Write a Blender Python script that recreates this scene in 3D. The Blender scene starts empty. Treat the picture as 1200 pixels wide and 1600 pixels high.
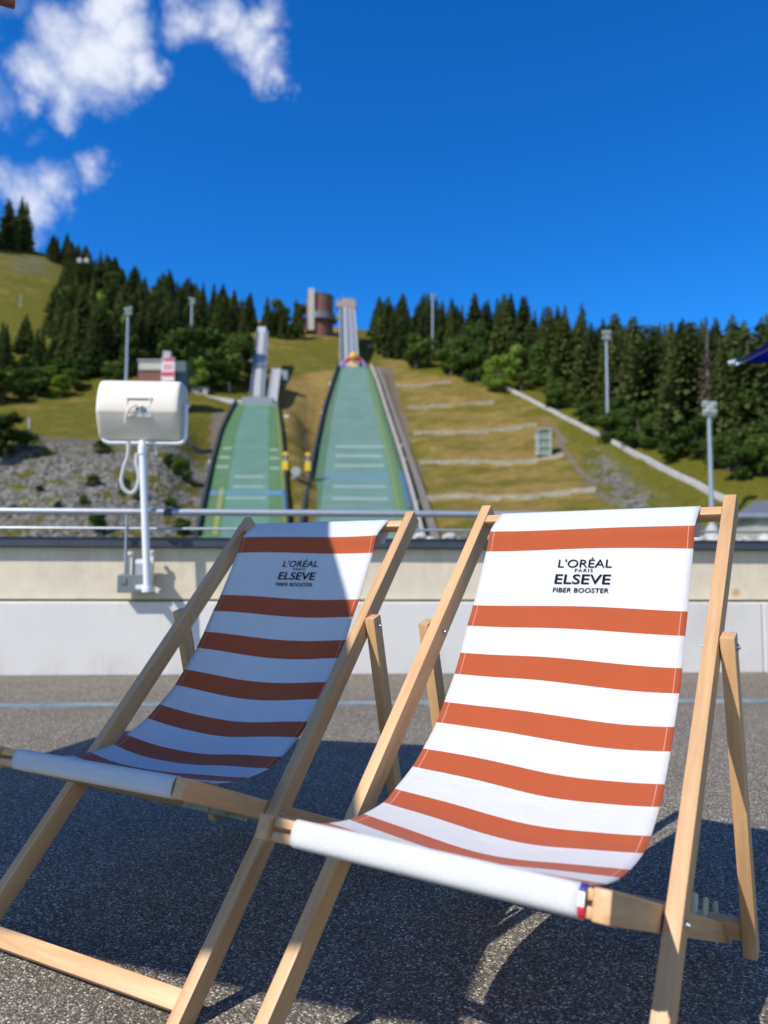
import bpy, bmesh, math, random
import numpy as np
from mathutils import Vector, Matrix, noise
random.seed(7)
R = math.radians
scene = bpy.context.scene
col = scene.collection

# ------------------------------------------------------------------ camera
FPX, PITCH, ROLL, CAMH = 1207.5, .0730, .0032, .7454
GZ = -.010     # level of the asphalt
cd = bpy.data.cameras.new('camera'); cam = bpy.data.objects.new('camera', cd); col.objects.link(cam)
_c, _s = math.cos(PITCH), math.sin(PITCH)
FW = Vector((0, _c, _s)); UP0 = Vector((0, -_s, _c)); RT0 = Vector((1, 0, 0))
RT = RT0*math.cos(ROLL)+UP0*math.sin(ROLL); UP = -RT0*math.sin(ROLL)+UP0*math.cos(ROLL)
M3 = Matrix((RT, UP, -FW)).transposed()
cam.matrix_world = Matrix.Translation((0, 0, CAMH)) @ M3.to_4x4()
cd.sensor_fit = 'HORIZONTAL'; cd.sensor_width = 36; cd.lens = FPX/1200*36
cd.clip_start = .05; cd.clip_end = 5000
cd.dof.use_dof = True; cd.dof.focus_distance = 1.62; cd.dof.aperture_fstop = 4.1
scene.camera = cam
scene.render.resolution_x = 768; scene.render.resolution_y = 1024

def ray(px, py):
    return FW + RT*((px-600)/FPX) + UP*((800-py)/FPX)
def at(px, py, Y):
    d = ray(px, py); return Vector((0, 0, CAMH)) + d*(Y/d.y)
def on_ground(px, py, z=GZ):
    d = ray(px, py); return Vector((0, 0, CAMH)) + d*((z-CAMH)/d.z)

# ------------------------------------------------------------------ light
SH = Vector((.753, .654, -1.0)).normalized()          # travel direction of sunlight
sun_d = bpy.data.lights.new('sun', 'SUN'); sun = bpy.data.objects.new('sun', sun_d); col.objects.link(sun)
sun_d.energy = 5.0; sun_d.angle = R(.5); sun_d.color = (1, .95, .87)
sun.rotation_euler = SH.to_track_quat('-Z', 'Y').to_euler()
sun.location = (-5, -3, 8)
SUN_EL = math.asin(-SH.z); SUN_AZ = math.atan2(-SH.x, -SH.y)   # azimuth clockwise from +Y

w = bpy.data.worlds.new('World'); scene.world = w; w.use_nodes = True
nt = w.node_tree; nt.nodes.clear()
def N(nt, typ, **kw):
    n = nt.nodes.new(typ)
    for k, v in kw.items():
        if k.startswith('i_'):
            key = k[2:]; key = int(key) if key.isdigit() else key.replace('_', ' ')
            n.inputs[key].default_value = v
        else: setattr(n, k, v)
    return n
def L(nt, a, b): nt.links.new(a, b)
def MA(nt, op, a, b=None, c=None, clamp=False):
    n = nt.nodes.new('ShaderNodeMath'); n.operation = op; n.use_clamp = clamp
    for i, v in enumerate((a, b, c)):
        if v is None: continue
        if isinstance(v, (int, float)): n.inputs[i].default_value = v
        else: nt.links.new(v, n.inputs[i])
    return n.outputs[0]
sky = N(nt, 'ShaderNodeTexSky', sky_type='NISHITA', sun_disc=False)
sky.sun_elevation = SUN_EL; sky.sun_rotation = SUN_AZ
sky.altitude = 1300; sky.air_density = 1.0; sky.dust_density = .3; sky.ozone_density = 2.5
hs = N(nt, 'ShaderNodeHueSaturation', i_Saturation=1.35, i_Value=1.0)
L(nt, sky.outputs[0], hs.inputs['Color'])
tint = N(nt, 'ShaderNodeMix', data_type='RGBA', blend_type='MULTIPLY', i_0=1.0); L(nt, hs.outputs[0], tint.inputs['A']); tint.inputs['B'].default_value = (.46, 1.27, 1.78, 1)
# clouds: fair weather puffs high over the left hill, plus unseen ones added as fill light, in directions of the sky
tc = N(nt, 'ShaderNodeTexCoord')
nz = N(nt, 'ShaderNodeTexNoise', i_Scale=9.0, i_Detail=9.0, i_Roughness=.62)
L(nt, tc.outputs['Generated'], nz.inputs['Vector'])
warp = N(nt, 'ShaderNodeVectorMath', operation='SUBTRACT'); L(nt, nz.outputs['Color'], warp.inputs[0]); warp.inputs[1].default_value = (.5, .5, .5)
wsc = N(nt, 'ShaderNodeVectorMath', operation='SCALE'); L(nt, warp.outputs[0], wsc.inputs[0]); wsc.inputs['Scale'].default_value = .13
pos = N(nt, 'ShaderNodeVectorMath', operation='ADD'); L(nt, tc.outputs['Generated'], pos.inputs[0]); L(nt, wsc.outputs[0], pos.inputs[1])
blobs = [(165, 5, 52, 1.0), (120, 55, 50, 1.0), (190, 55, 48, 1.0), (150, 95, 70, 1.15), (85, 125, 42, .85), (45, 145, 26, .6), (215, 115, 42, .9), (238, 145, 22, .7), (115, 150, 42, .85), (112, 180, 24, .6), (10, 190, 26, .5), (60, 215, 18, .3),
         (290, 32, 34, .75), (330, 22, 40, .85), (375, 45, 45, .9), (408, 75, 40, .85), (428, 105, 24, .7), (398, 10, 36, .75), (462, 95, 12, .35),
         (15, 285, 34, .6), (50, 318, 44, .8), (95, 300, 36, .62), (122, 318, 20, .5), (155, 272, 28, .6), (40, 352, 36, .65), (150, 250, 16, .35),
         (-150, 60, 120, .9), (-260, 330, 120, .7), (-80, -160, 120, .9), (600, -520, 150, .8), (1500, -200, 150, .7), (350, -420, 100, .8)]
blobs += [(Vector(v), r_, .9) for v, r_ in (((-.6, -.8, .22), .50), ((.5, -.8, .28), .50), ((0, -.95, .30), .48), ((.95, -.25, .25), .36), ((-.95, -.2, .22), .40), ((-.25, -.95, .12), .42), ((.25, -.95, .14), .42), ((.85, -.55, .2), .42))]  # unseen clouds added low behind the camera to brighten the shaded canvas
acc = None
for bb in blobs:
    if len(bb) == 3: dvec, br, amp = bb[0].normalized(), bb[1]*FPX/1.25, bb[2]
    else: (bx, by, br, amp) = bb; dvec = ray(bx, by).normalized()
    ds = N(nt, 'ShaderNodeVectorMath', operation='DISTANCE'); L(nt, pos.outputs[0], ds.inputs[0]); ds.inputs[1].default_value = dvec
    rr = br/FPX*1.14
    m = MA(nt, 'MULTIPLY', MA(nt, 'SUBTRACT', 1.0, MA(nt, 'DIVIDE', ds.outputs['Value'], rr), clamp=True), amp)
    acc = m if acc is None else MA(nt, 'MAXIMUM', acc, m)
nz2 = N(nt, 'ShaderNodeTexNoise', i_Scale=26.0, i_Detail=8.0, i_Roughness=.6); L(nt, tc.outputs['Generated'], nz2.inputs['Vector'])
dens = MA(nt, 'ADD', acc, MA(nt, 'MULTIPLY', MA(nt, 'SUBTRACT', nz2.outputs['Fac'], .5), .55))
mr = N(nt, 'ShaderNodeMapRange', interpolation_type='SMOOTHSTEP'); L(nt, dens, mr.inputs['Value'])
mr.inputs['From Min'].default_value = .0; mr.inputs['From Max'].default_value = .95
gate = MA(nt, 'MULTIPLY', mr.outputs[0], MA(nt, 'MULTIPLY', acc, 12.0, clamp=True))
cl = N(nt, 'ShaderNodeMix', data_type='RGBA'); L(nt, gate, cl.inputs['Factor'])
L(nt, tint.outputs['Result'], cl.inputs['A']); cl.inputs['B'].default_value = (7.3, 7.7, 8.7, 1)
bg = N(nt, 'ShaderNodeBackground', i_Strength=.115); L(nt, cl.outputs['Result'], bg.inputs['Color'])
wo = N(nt, 'ShaderNodeOutputWorld'); L(nt, bg.outputs[0], wo.inputs[0])
vs = scene.view_settings
vs.view_transform = 'Standard'; vs.look = 'None'; vs.exposure = 0; vs.gamma = 1; vs.use_curve_mapping = False
scene.render.engine = 'CYCLES'

# ------------------------------------------------------------------ helpers
def tag(o, label=None, cat=None, group=None, kind=None):
    if label: o['label'] = label
    if cat: o['category'] = cat
    if group: o['group'] = group
    if kind: o['kind'] = kind
    return o
def empty(name, loc=(0, 0, 0), rz=0, **kw):
    o = bpy.data.objects.new(name, None); col.objects.link(o); o.empty_display_size = .2
    o.location = loc; o.rotation_euler = (0, 0, rz); tag(o, **kw); return o
class MB:
    """collects polygons and links them as one mesh object"""
    def __init__(s): s.v = []; s.f = []; s.uv = None; s.mi = []
    def add(s, vs, fs, mi=0):
        n = len(s.v); s.v += [tuple(p) for p in vs]; s.f += [tuple(i+n for i in f) for f in fs]; s.mi += [mi]*len(fs)
    def box(s, c, size, rot=None, mi=0):
        hx, hy, hz = (q/2 for q in size); vs = [Vector((x, y, z)) for x in (-hx, hx) for y in (-hy, hy) for z in (-hz, hz)]
        if rot is not None: vs = [rot @ p for p in vs]
        c = Vector(c); s.add([p+c for p in vs], [(0, 1, 3, 2), (4, 6, 7, 5), (0, 4, 5, 1), (2, 3, 7, 6), (0, 2, 6, 4), (1, 5, 7, 3)], mi)
    def beam(s, A, B, wid, dep, up=(0, 0, 1), mi=0):
        A = Vector(A); B = Vector(B); x = (B-A).normalized(); u = Vector(up); y = u.cross(x).normalized(); z = x.cross(y)
        s.box((A+B)/2, ((B-A).length, wid, dep), Matrix((x, y, z)).transposed(), mi)
    def tube(s, pts, r, n=10, cap=True, mi=0):
        pts = [Vector(p) for p in pts]; rs = r if isinstance(r, (list, tuple)) else [r]*len(pts)
        prev = None; vs = []
        for i, p in enumerate(pts):
            t = (pts[min(i+1, len(pts)-1)]-pts[max(i-1, 0)]).normalized()
            a = Vector((0, 0, 1)) if prev is None else prev
            if abs(t.dot(a)) > .95 and prev is None: a = Vector((1, 0, 0))
            y = a - t*a.dot(t); y.normalize(); x = y.cross(t); prev = y
            for k in range(n):
                an = 2*math.pi*k/n; vs.append(p + (x*math.cos(an)+y*math.sin(an))*rs[i])
        fs = [(i*n+k, i*n+(k+1) % n, (i+1)*n+(k+1) % n, (i+1)*n+k) for i in range(len(pts)-1) for k in range(n)]
        if cap: fs += [tuple(reversed(range(n))), tuple(range((len(pts)-1)*n, len(pts)*n))]
        s.add(vs, fs, mi)
    def build(s, name, mats, parent=None, loc=None, smooth=False, bevel=0, segs=2):
        me = bpy.data.meshes.new(name); me.from_pydata(s.v, [], s.f)
        mats = mats if isinstance(mats, (list, tuple)) else [mats]
        for m in mats: me.materials.append(m)
        if len(mats) > 1: me.polygons.foreach_set('material_index', s.mi)
        bm = bmesh.new(); bm.from_mesh(me)
        bmesh.ops.recalc_face_normals(bm, faces=bm.faces)
        if bevel:
            es = [e for e in bm.edges if len(e.link_faces) == 2 and e.calc_face_angle(0) > .6]
            bmesh.ops.bevel(bm, geom=es, offset=bevel, segments=segs, affect='EDGES', profile=.6)
        bm.to_mesh(me); bm.free()
        if smooth:
            for p in me.polygons: p.use_smooth = True
            me.set_sharp_from_angle(angle=R(40))
        o = bpy.data.objects.new(name, me); col.objects.link(o)
        if parent is not None: o.parent = parent
        if loc is not None: o.location = loc
        return o

# ------------------------------------------------------------------ materials
def mat(name, color, rough=.7, metal=0., spec=.5, noise_scale=None, noise_amt=.15, bump=0., bump_scale=None, detail=4, coords='Object', trans=0, wear=None):
    m = bpy.data.materials.new(name); m.use_nodes = True; t = m.node_tree; b = t.nodes['Principled BSDF']
    b.inputs['Base Color'].default_value = (*color, 1); b.inputs['Roughness'].default_value = rough; b.inputs['Metallic'].default_value = metal
    b.inputs['Specular IOR Level'].default_value = spec
    tc = N(t, 'ShaderNodeTexCoord')
    if noise_scale:
        n = N(t, 'ShaderNodeTexNoise', i_Scale=noise_scale, i_Detail=detail, i_Roughness=.6); L(t, tc.outputs[coords], n.inputs['Vector'])
        mx = N(t, 'ShaderNodeMix', data_type='RGBA'); L(t, n.outputs['Fac'], mx.inputs['Factor'])
        mx.inputs['A'].default_value = (*[c*(1-noise_amt*1.6) for c in color], 1); mx.inputs['B'].default_value = (*[min(1, c*(1+noise_amt*1.6)) for c in color], 1)
        L(t, mx.outputs['Result'], b.inputs['Base Color'])
        if wear:
            n2 = N(t, 'ShaderNodeTexNoise', i_Scale=noise_scale*.35, i_Detail=8, i_Roughness=.7); L(t, tc.outputs[coords], n2.inputs['Vector'])
            r2 = N(t, 'ShaderNodeMapRange'); L(t, n2.outputs['Fac'], r2.inputs['Value']); r2.inputs['From Min'].default_value = .55; r2.inputs['From Max'].default_value = .75
            m2 = N(t, 'ShaderNodeMix', data_type='RGBA'); L(t, r2.outputs[0], m2.inputs['Factor']); L(t, mx.outputs['Result'], m2.inputs['A']); m2.inputs['B'].default_value = (*wear, 1)
            L(t, m2.outputs['Result'], b.inputs['Base Color'])
    if bump:
        n = N(t, 'ShaderNodeTexNoise', i_Scale=bump_scale or 50, i_Detail=4); L(t, tc.outputs[coords], n.inputs['Vector'])
        bp = N(t, 'ShaderNodeBump', i_Strength=bump, i_Distance=.01); L(t, n.outputs['Fac'], bp.inputs['Height']); L(t, bp.outputs[0], b.inputs['Normal'])
    return m

def wood_mat():
    m = bpy.data.materials.new('beech_wood'); m.use_nodes = True; t = m.node_tree; b = t.nodes['Principled BSDF']
    tc = N(t, 'ShaderNodeTexCoord'); oi = N(t, 'ShaderNodeObjectInfo')
    mp = N(t, 'ShaderNodeMapping'); L(t, tc.outputs['Object'], mp.inputs['Vector']); mp.inputs['Scale'].default_value = (2.2, 38, 38)
    off = N(t, 'ShaderNodeCombineXYZ'); L(t, MA(t, 'MULTIPLY', oi.outputs['Random'], 40.), off.inputs[0]); L(t, MA(t, 'MULTIPLY', oi.outputs['Random'], 9.), off.inputs[1])
    L(t, off.outputs[0], mp.inputs['Location'])
    n1 = N(t, 'ShaderNodeTexNoise', i_Scale=1.6, i_Detail=6, i_Roughness=.65, i_Distortion=.6); L(t, mp.outputs[0], n1.inputs['Vector'])
    n2 = N(t, 'ShaderNodeTexNoise', i_Scale=9., i_Detail=3); L(t, mp.outputs[0], n2.inputs['Vector'])
    n3 = N(t, 'ShaderNodeTexNoise', i_Scale=4., i_Detail=3); L(t, tc.outputs['Object'], n3.inputs['Vector'])
    cr = N(t, 'ShaderNodeValToRGB'); cr.color_ramp.elements[0].position = .25; cr.color_ramp.elements[0].color = (.42, .215, .088, 1)
    cr.color_ramp.elements[1].position = .72; cr.color_ramp.elements[1].color = (.72, .45, .215, 1)
    f = MA(t, 'ADD', MA(t, 'MULTIPLY', n1.outputs['Fac'], .62), MA(t, 'ADD', MA(t, 'MULTIPLY', n2.outputs['Fac'], .18), MA(t, 'MULTIPLY', n3.outputs['Fac'], .25)))
    L(t, f, cr.inputs[0])
    # fine dark ray flecks of beech
    mp2 = N(t, 'ShaderNodeMapping'); L(t, tc.outputs['Object'], mp2.inputs['Vector']); mp2.inputs['Scale'].default_value = (60, 600, 600)
    vo = N(t, 'ShaderNodeTexVoronoi', i_Scale=1.0); L(t, mp2.outputs[0], vo.inputs['Vector'])
    fl = MA(t, 'LESS_THAN', vo.outputs['Distance'], .16)
    hv = N(t, 'ShaderNodeHueSaturation'); L(t, cr.outputs[0], hv.inputs['Color']); L(t, MA(t, 'ADD', .90, MA(t, 'MULTIPLY', oi.outputs['Random'], .16)), hv.inputs['Value'])
    mx = N(t, 'ShaderNodeMix', data_type='RGBA'); L(t, MA(t, 'MULTIPLY', fl, .35), mx.inputs['Factor']); L(t, hv.outputs[0], mx.inputs['A']); mx.inputs['B'].default_value = (.36, .19, .08, 1)
    L(t, mx.outputs['Result'], b.inputs['Base Color'])
    b.inputs['Roughness'].default_value = .48
    bp = N(t, 'ShaderNodeBump', i_Strength=.15, i_Distance=.001); L(t, n2.outputs['Fac'], bp.inputs['Height']); L(t, bp.outputs[0], b.inputs['Normal'])
    return m
WOOD = wood_mat()
STEEL = mat('zinc_steel', (.55, .56, .58), .32, .9, noise_scale=60, noise_amt=.1)
PLASTIC = mat('cream_plastic', (.50, .47, .30), .5, noise_scale=40, noise_amt=.08)

TOT = 1.16           # length of cloth measured along the sling
STR = [(.088, .140), (.278, .330), (.394, .444), (.513, .562), (.633, .683), (.755, .802), (.872, .920), (.982, 1.032)]
def fabric_mat():
    m = bpy.data.materials.new('striped_canvas'); m.use_nodes = True; t = m.node_tree; b = t.nodes['Principled BSDF']
    uv = N(t, 'ShaderNodeUVMap'); sp = N(t, 'ShaderNodeSeparateXYZ'); L(t, uv.outputs[0], sp.inputs[0])
    acc = None
    for a, c in STR:
        q = MA(t, 'COMPARE', sp.outputs[1], (a+c)/2/TOT, (c-a)/2/TOT)
        acc = q if acc is None else MA(t, 'MAXIMUM', acc, q)
    mx = N(t, 'ShaderNodeMix', data_type='RGBA'); L(t, acc, mx.inputs['Factor'])
    mx.inputs['A'].default_value = (.69, .69, .675, 1); mx.inputs['B'].default_value = (.46, .094, .032, 1)
    # woven mottle
    mp = N(t, 'ShaderNodeMapping'); L(t, uv.outputs[0], mp.inputs['Vector']); mp.inputs['Scale'].default_value = (.44, TOT, 1)
    nn = N(t, 'ShaderNodeTexNoise', i_Scale=16, i_Detail=6, i_Roughness=.7); L(t, mp.outputs[0], nn.inputs['Vector'])
    hv = N(t, 'ShaderNodeHueSaturation'); L(t, mx.outputs['Result'], hv.inputs['Color'])
    thr = N(t, 'ShaderNodeTexNoise', i_Scale=260, i_Detail=2); L(t, mp.outputs[0], thr.inputs['Vector'])
    L(t, MA(t, 'ADD', .82, MA(t, 'ADD', MA(t, 'MULTIPLY', nn.outputs['Fac'], .16), MA(t, 'MULTIPLY', thr.outputs['Fac'], .20))), hv.inputs['Value'])
    # hem seam, a line of stitches 11 mm in from either edge
    ex = MA(t, 'SUBTRACT', .5, MA(t, 'ABSOLUTE', MA(t, 'SUBTRACT', sp.outputs[0], .5)))
    st = MA(t, 'COMPARE', ex, .026, .0019)
    dash = MA(t, 'GREATER_THAN', MA(t, 'FRACT', MA(t, 'MULTIPLY', sp.outputs[1], TOT/.0035)), .3)
    sm = N(t, 'ShaderNodeMix', data_type='RGBA'); L(t, MA(t, 'MULTIPLY', MA(t, 'MULTIPLY', st, dash), .55), sm.inputs['Factor']); L(t, hv.outputs[0], sm.inputs['A']); sm.inputs['B'].default_value = (.78, .60, .54, 1)
    L(t, sm.outputs['Result'], b.inputs['Base Color'])
    wv = N(t, 'ShaderNodeMapping'); L(t, mp.outputs[0], wv.inputs['Vector']); wv.inputs['Scale'].default_value = (1, 1, 1)
    w1 = N(t, 'ShaderNodeTexWave', wave_type='BANDS', bands_direction='X', i_Scale=180, i_Distortion=.6); L(t, wv.outputs[0], w1.inputs['Vector'])
    w2 = N(t, 'ShaderNodeTexWave', wave_type='BANDS', bands_direction='Y', i_Scale=180, i_Distortion=.6); L(t, wv.outputs[0], w2.inputs['Vector'])
    h = MA(t, 'ADD', MA(t, 'ADD', w1.outputs['Fac'], w2.outputs['Fac']), MA(t, 'MULTIPLY', MA(t, 'LESS_THAN', ex, .026), 1.5))
    bp = N(t, 'ShaderNodeBump', i_Strength=.22, i_Distance=.0006); L(t, h, bp.inputs['Height']); L(t, bp.outputs[0], b.inputs['Normal'])
    mpw = N(t, 'ShaderNodeMapping'); L(t, mp.outputs[0], mpw.inputs['Vector']); mpw.inputs['Scale'].default_value = (5, 9, 1); mpw.inputs['Rotation'].default_value = (0, 0, .35)
    cw = N(t, 'ShaderNodeTexNoise', i_Scale=1.4, i_Detail=3, i_Roughness=.5, i_Distortion=.5); L(t, mpw.outputs[0], cw.inputs['Vector'])
    bp2 = N(t, 'ShaderNodeBump', i_Strength=.55, i_Distance=.006); L(t, cw.outputs['Fac'], bp2.inputs['Height']); L(t, bp2.outputs[0], bp.inputs['Normal'])
    b.inputs['Roughness'].default_value = .85; b.inputs['Specular IOR Level'].default_value = .2
    b.inputs['Sheen Weight'].default_value = .15
    tr = N(t, 'ShaderNodeBsdfTranslucent'); L(t, sm.outputs['Result'], tr.inputs['Color'])
    ms = N(t, 'ShaderNodeMixShader', i_0=.16); L(t, b.outputs[0], ms.inputs[1]); L(t, tr.outputs[0], ms.inputs[2])
    L(t, ms.outputs[0], t.nodes['Material Output'].inputs[0])
    return m
CANVAS = fabric_mat()
INK = mat('black_print', (.006, .006, .012), .8, spec=.1)

def asphalt_mat():
    m = bpy.data.materials.new('asphalt'); m.use_nodes = True; t = m.node_tree; b = t.nodes['Principled BSDF']
    tc = N(t, 'ShaderNodeTexCoord')
    v = N(t, 'ShaderNodeTexVoronoi', i_Scale=230, i_Randomness=1.); L(t, tc.outputs['Object'], v.inputs['Vector'])
    v2 = N(t, 'ShaderNodeTexVoronoi', i_Scale=430); L(t, tc.outputs['Object'], v2.inputs['Vector'])
    n = N(t, 'ShaderNodeTexNoise', i_Scale=1.3, i_Detail=7, i_Roughness=.65); L(t, tc.outputs['Object'], n.inputs['Vector'])
    s = N(t, 'ShaderNodeSeparateColor'); L(t, v.outputs['Color'], s.inputs[0])
    cr = N(t, 'ShaderNodeValToRGB'); e = cr.color_ramp.elements
    e[0].position = 0; e[0].color = (.135, .118, .094, 1); e[1].position = 1; e[1].color = (.90, .79, .61, 1)
    for p, c in ((.45, (.225, .196, .154)), (.72, (.33, .285, .222)), (.90, (.52, .45, .345))):
        x = e.new(p); x.color = (*c, 1)
    L(t, s.outputs[0], cr.inputs[0])
    ed = N(t, 'ShaderNodeMapRange', i_From_Min=.35, i_From_Max=.75); L(t, v.outputs['Distance'], ed.inputs['Value'])
    mx = N(t, 'ShaderNodeMix', data_type='RGBA'); L(t, MA(t, 'MULTIPLY', ed.outputs[0], .75), mx.inputs['Factor']); L(t, cr.outputs[0], mx.inputs['A']); mx.inputs['B'].default_value = (.060, .052, .042, 1)
    hv = N(t, 'ShaderNodeHueSaturation'); L(t, mx.outputs['Result'], hv.inputs['Color'])
    nb2 = N(t, 'ShaderNodeTexNoise', i_Scale=6., i_Detail=6, i_Roughness=.7); L(t, tc.outputs['Object'], nb2.inputs['Vector'])
    L(t, MA(t, 'ADD', .52, MA(t, 'ADD', MA(t, 'MULTIPLY', n.outputs['Fac'], .60), MA(t, 'MULTIPLY', nb2.outputs['Fac'], .36))), hv.inputs['Value'])
    L(t, hv.outputs[0], b.inputs['Base Color']); b.inputs['Roughness'].default_value = .85; b.inputs['Specular IOR Level'].default_value = .08
    bp = N(t, 'ShaderNodeBump', i_Strength=.9, i_Distance=.003); L(t, MA(t, 'ADD', MA(t, 'MULTIPLY', v.outputs['Distance'], -1.), MA(t, 'MULTIPLY', v2.outputs['Distance'], -.4)), bp.inputs['Height']); L(t, bp.outputs[0], b.inputs['Normal'])
    return m

# ------------------------------------------------------------------ terrace

_A, _B = on_ground(0, 1057), on_ground(1200, 1052)
WTH = math.atan2(_B.y-_A.y, _B.x-_A.x); WM = (_A+_B)/2; WM.z = GZ
WX = Vector((math.cos(WTH), math.sin(WTH), 0)); WN = Vector((WX.y, -WX.x, 0))       # along the wall / out of it towards the terrace
def wl(px, py, off=0.):
    """where the line of sight meets the plane that stands off in front of the wall; in the wall's own axes"""
    d = ray(px, py); o = Vector((0, 0, CAMH)); t = ((WM+WN*off-o).dot(WN))/d.dot(WN); p = o+d*t-WM
    return Vector((p.dot(WX), -p.dot(WN), p.z))
g = MB(); yb_ = WM.y+.9
g.add([(-14, -10, GZ), (14, -10, GZ), (14, yb_, GZ), (-14, yb_-1.5, GZ), (-14, -10, -.4), (14, -10, -.4), (14, yb_, -.4), (-14, yb_-1.5, -.4)],
      [(0, 1, 2, 3), (7, 6, 5, 4), (0, 4, 5, 1), (1, 5, 6, 2), (2, 6, 7, 3), (3, 7, 4, 0)])
# the terrace stops under the wall, whose line is turned a little
g.v[2] = tuple(WM+WX*14-WN*.1); g.v[3] = tuple(WM-WX*14-WN*.1); g.v[6] = (g.v[2][0], g.v[2][1], -.4); g.v[7] = (g.v[3][0], g.v[3][1], -.4)
o = g.build('terrace', asphalt_mat()); tag(o, kind='structure', label='coarse grey asphalt terrace in front of the parapet wall')
DRAIN = mat('drain_stone', (.20, .235, .24), .6, noise_scale=9, noise_amt=.45, bump=.3, bump_scale=80, wear=(.34, .37, .37))
doff = -(on_ground(600, 1100)-WM).dot(WN)*-1
dr = MB()
x = -10.
while x < 10:
    dr.box((x+.25, -doff, .003), (.494, .105, .008)); x += .5
for sy in (-.0565, .0565): dr.box((0, -doff+sy, .004), (20, .007, .012))
o = dr.build('drainage_channel', DRAIN, None, loc=WM); o.rotation_euler = (0, 0, WTH)
tag(o, 'pale blue grey drainage strip set in the asphalt along the wall', 'drain')

# parapet wall
white_paint = mat('white_paint', (.70, .675, .63), .55, noise_scale=2.0, noise_amt=.05, bump=.05, bump_scale=9, wear=(.60, .58, .53))
beige = mat('beige_concrete', (.70, .61, .46), .85, noise_scale=7, noise_amt=.09, bump=.25, bump_scale=60, wear=(.60, .52, .40))
def weather(m, z0, z1, colr, amt, streak):
    t = m.node_tree; b = t.nodes['Principled BSDF']; src = b.inputs['Base Color'].links[0].from_socket
    tc = N(t, 'ShaderNodeTexCoord'); sp = N(t, 'ShaderNodeSeparateXYZ'); L(t, tc.outputs['Object'], sp.inputs[0])
    mp = N(t, 'ShaderNodeMapping'); mp.inputs['Scale'].default_value = (streak, streak, 1.2); L(t, tc.outputs['Object'], mp.inputs['Vector'])
    n = N(t, 'ShaderNodeTexNoise', i_Scale=1.6, i_Detail=7, i_Roughness=.7); L(t, mp.outputs[0], n.inputs['Vector'])
    band = N(t, 'ShaderNodeMapRange'); L(t, sp.outputs[2], band.inputs['Value']); band.inputs['From Min'].default_value = z0; band.inputs['From Max'].default_value = z1
    f = N(t, 'ShaderNodeMapRange', i_From_Min=.42, i_From_Max=.72); L(t, n.outputs['Fac'], f.inputs['Value'])
    q = N(t, 'ShaderNodeMix', data_type='RGBA'); L(t, MA(t, 'MULTIPLY', MA(t, 'MULTIPLY', f.outputs[0], band.outputs[0]), amt), q.inputs['Factor']); L(t, src, q.inputs['A']); q.inputs['B'].default_value = (*colr, 1)
    L(t, q.outputs['Result'], b.inputs['Base Color'])
weather(white_paint, .22, -.01, (.36, .33, .28), .5, 3.); weather(white_paint, .2, .52, (.56, .54, .50), .3, 9.); weather(beige, .55, .90, (.40, .35, .27), .45, 10.)
_r = wl(1150, 926, -.045); _t = beige.node_tree; _b = _t.nodes['Principled BSDF']; _src = _b.inputs['Base Color'].links[0].from_socket; _tc = N(_t, 'ShaderNodeTexCoord')
_d = N(_t, 'ShaderNodeVectorMath', operation='DISTANCE'); L(_t, _tc.outputs['Object'], _d.inputs[0]); _d.inputs[1].default_value = _r
_f = N(_t, 'ShaderNodeMapRange', i_From_Min=.045, i_From_Max=.01); L(_t, _d.outputs['Value'], _f.inputs['Value']); _q = N(_t, 'ShaderNodeMix', data_type='RGBA'); L(_t, MA(_t, 'MULTIPLY', _f.outputs[0], .8), _q.inputs['Factor']); L(_t, _src, _q.inputs['A']); _q.inputs['B'].default_value = (.55, .27, .07, 1); L(_t, _q.outputs['Result'], _b.inputs['Base Color'])
dark_cap = mat('dark_coping', (.045, .055, .075), .45, noise_scale=5, noise_amt=.2)
wallr = empty('parapet_wall', WM, WTH, label='long parapet wall with white base, beige concrete band and dark coping', cat='wall')
zj = wl(600, 937).z; zt = wl(600, 857, .03).z; zc = wl(600, 842, .03).z
xs = [-9, wl(480, 1000).x, wl(1193, 1000).x, 9]
for a, b_ in zip(xs[:-1], xs[1:]):
    m = MB(); m.box(((a+b_)/2, .16, (zj-.016)/2), (b_-a-.004, .32, zj-.016)); m.build('base_panel', white_paint, wallr, bevel=.012)
for a, b_ in ((-9, -4.1), (-4.1, -.3), (-.3, 3.6), (3.6, 9)):
    m = MB(); m.box(((a+b_)/2, .19, (zj+zt)/2), (b_-a-.006, .29, zt-zj)); m.build('concrete_band', beige, wallr, bevel=.006)
m = MB(); m.box((0, .18, (zt+zc)/2+.003), (18, .40, zc-zt)); m.build('coping', dark_cap, wallr, bevel=.004)

# railing
galv = mat('galvanised_steel', (.42, .45, .48), .42, .6, noise_scale=14, noise_amt=.12)
rl = empty('railing', WM, WTH, label='grey tubular steel railing running along the top of the wall', cat='railing')
RO = .06; zr = wl(600, 802.5, RO).z; zr2 = wl(600, 828, RO).z
m = MB(); m.tube([(-9, -RO, zr), (9, -RO, zr)], .024, 16); m.build('top_rail', galv, rl, smooth=True)
m = MB(); m.tube([(-9, -RO, zr2), (9, -RO, zr2)], .009, 8); m.build('lower_rail', galv, rl, smooth=True)
for px in (197, 960):
    x0 = wl(px, 850, RO).x
    m = MB(); m.beam((x0, -RO, .62), (x0, -RO, zr-.022), .012, .034, up=(0, 1, 0)); m.build('post', galv, rl, bevel=.002)
    m = MB(); m.box((x0, -.02, .66), (.07, .05, .12)); m.build('post_bracket', galv, rl, bevel=.003)
x0 = wl(263, 800, RO).x
m = MB(); m.tube([(x0-.028, -RO, zr), (x0+.028, -RO, zr)], .028, 16); m.build('sleeve', dark_cap, rl, smooth=True)
m = MB(); gb = wl(210, 912, .05)
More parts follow.
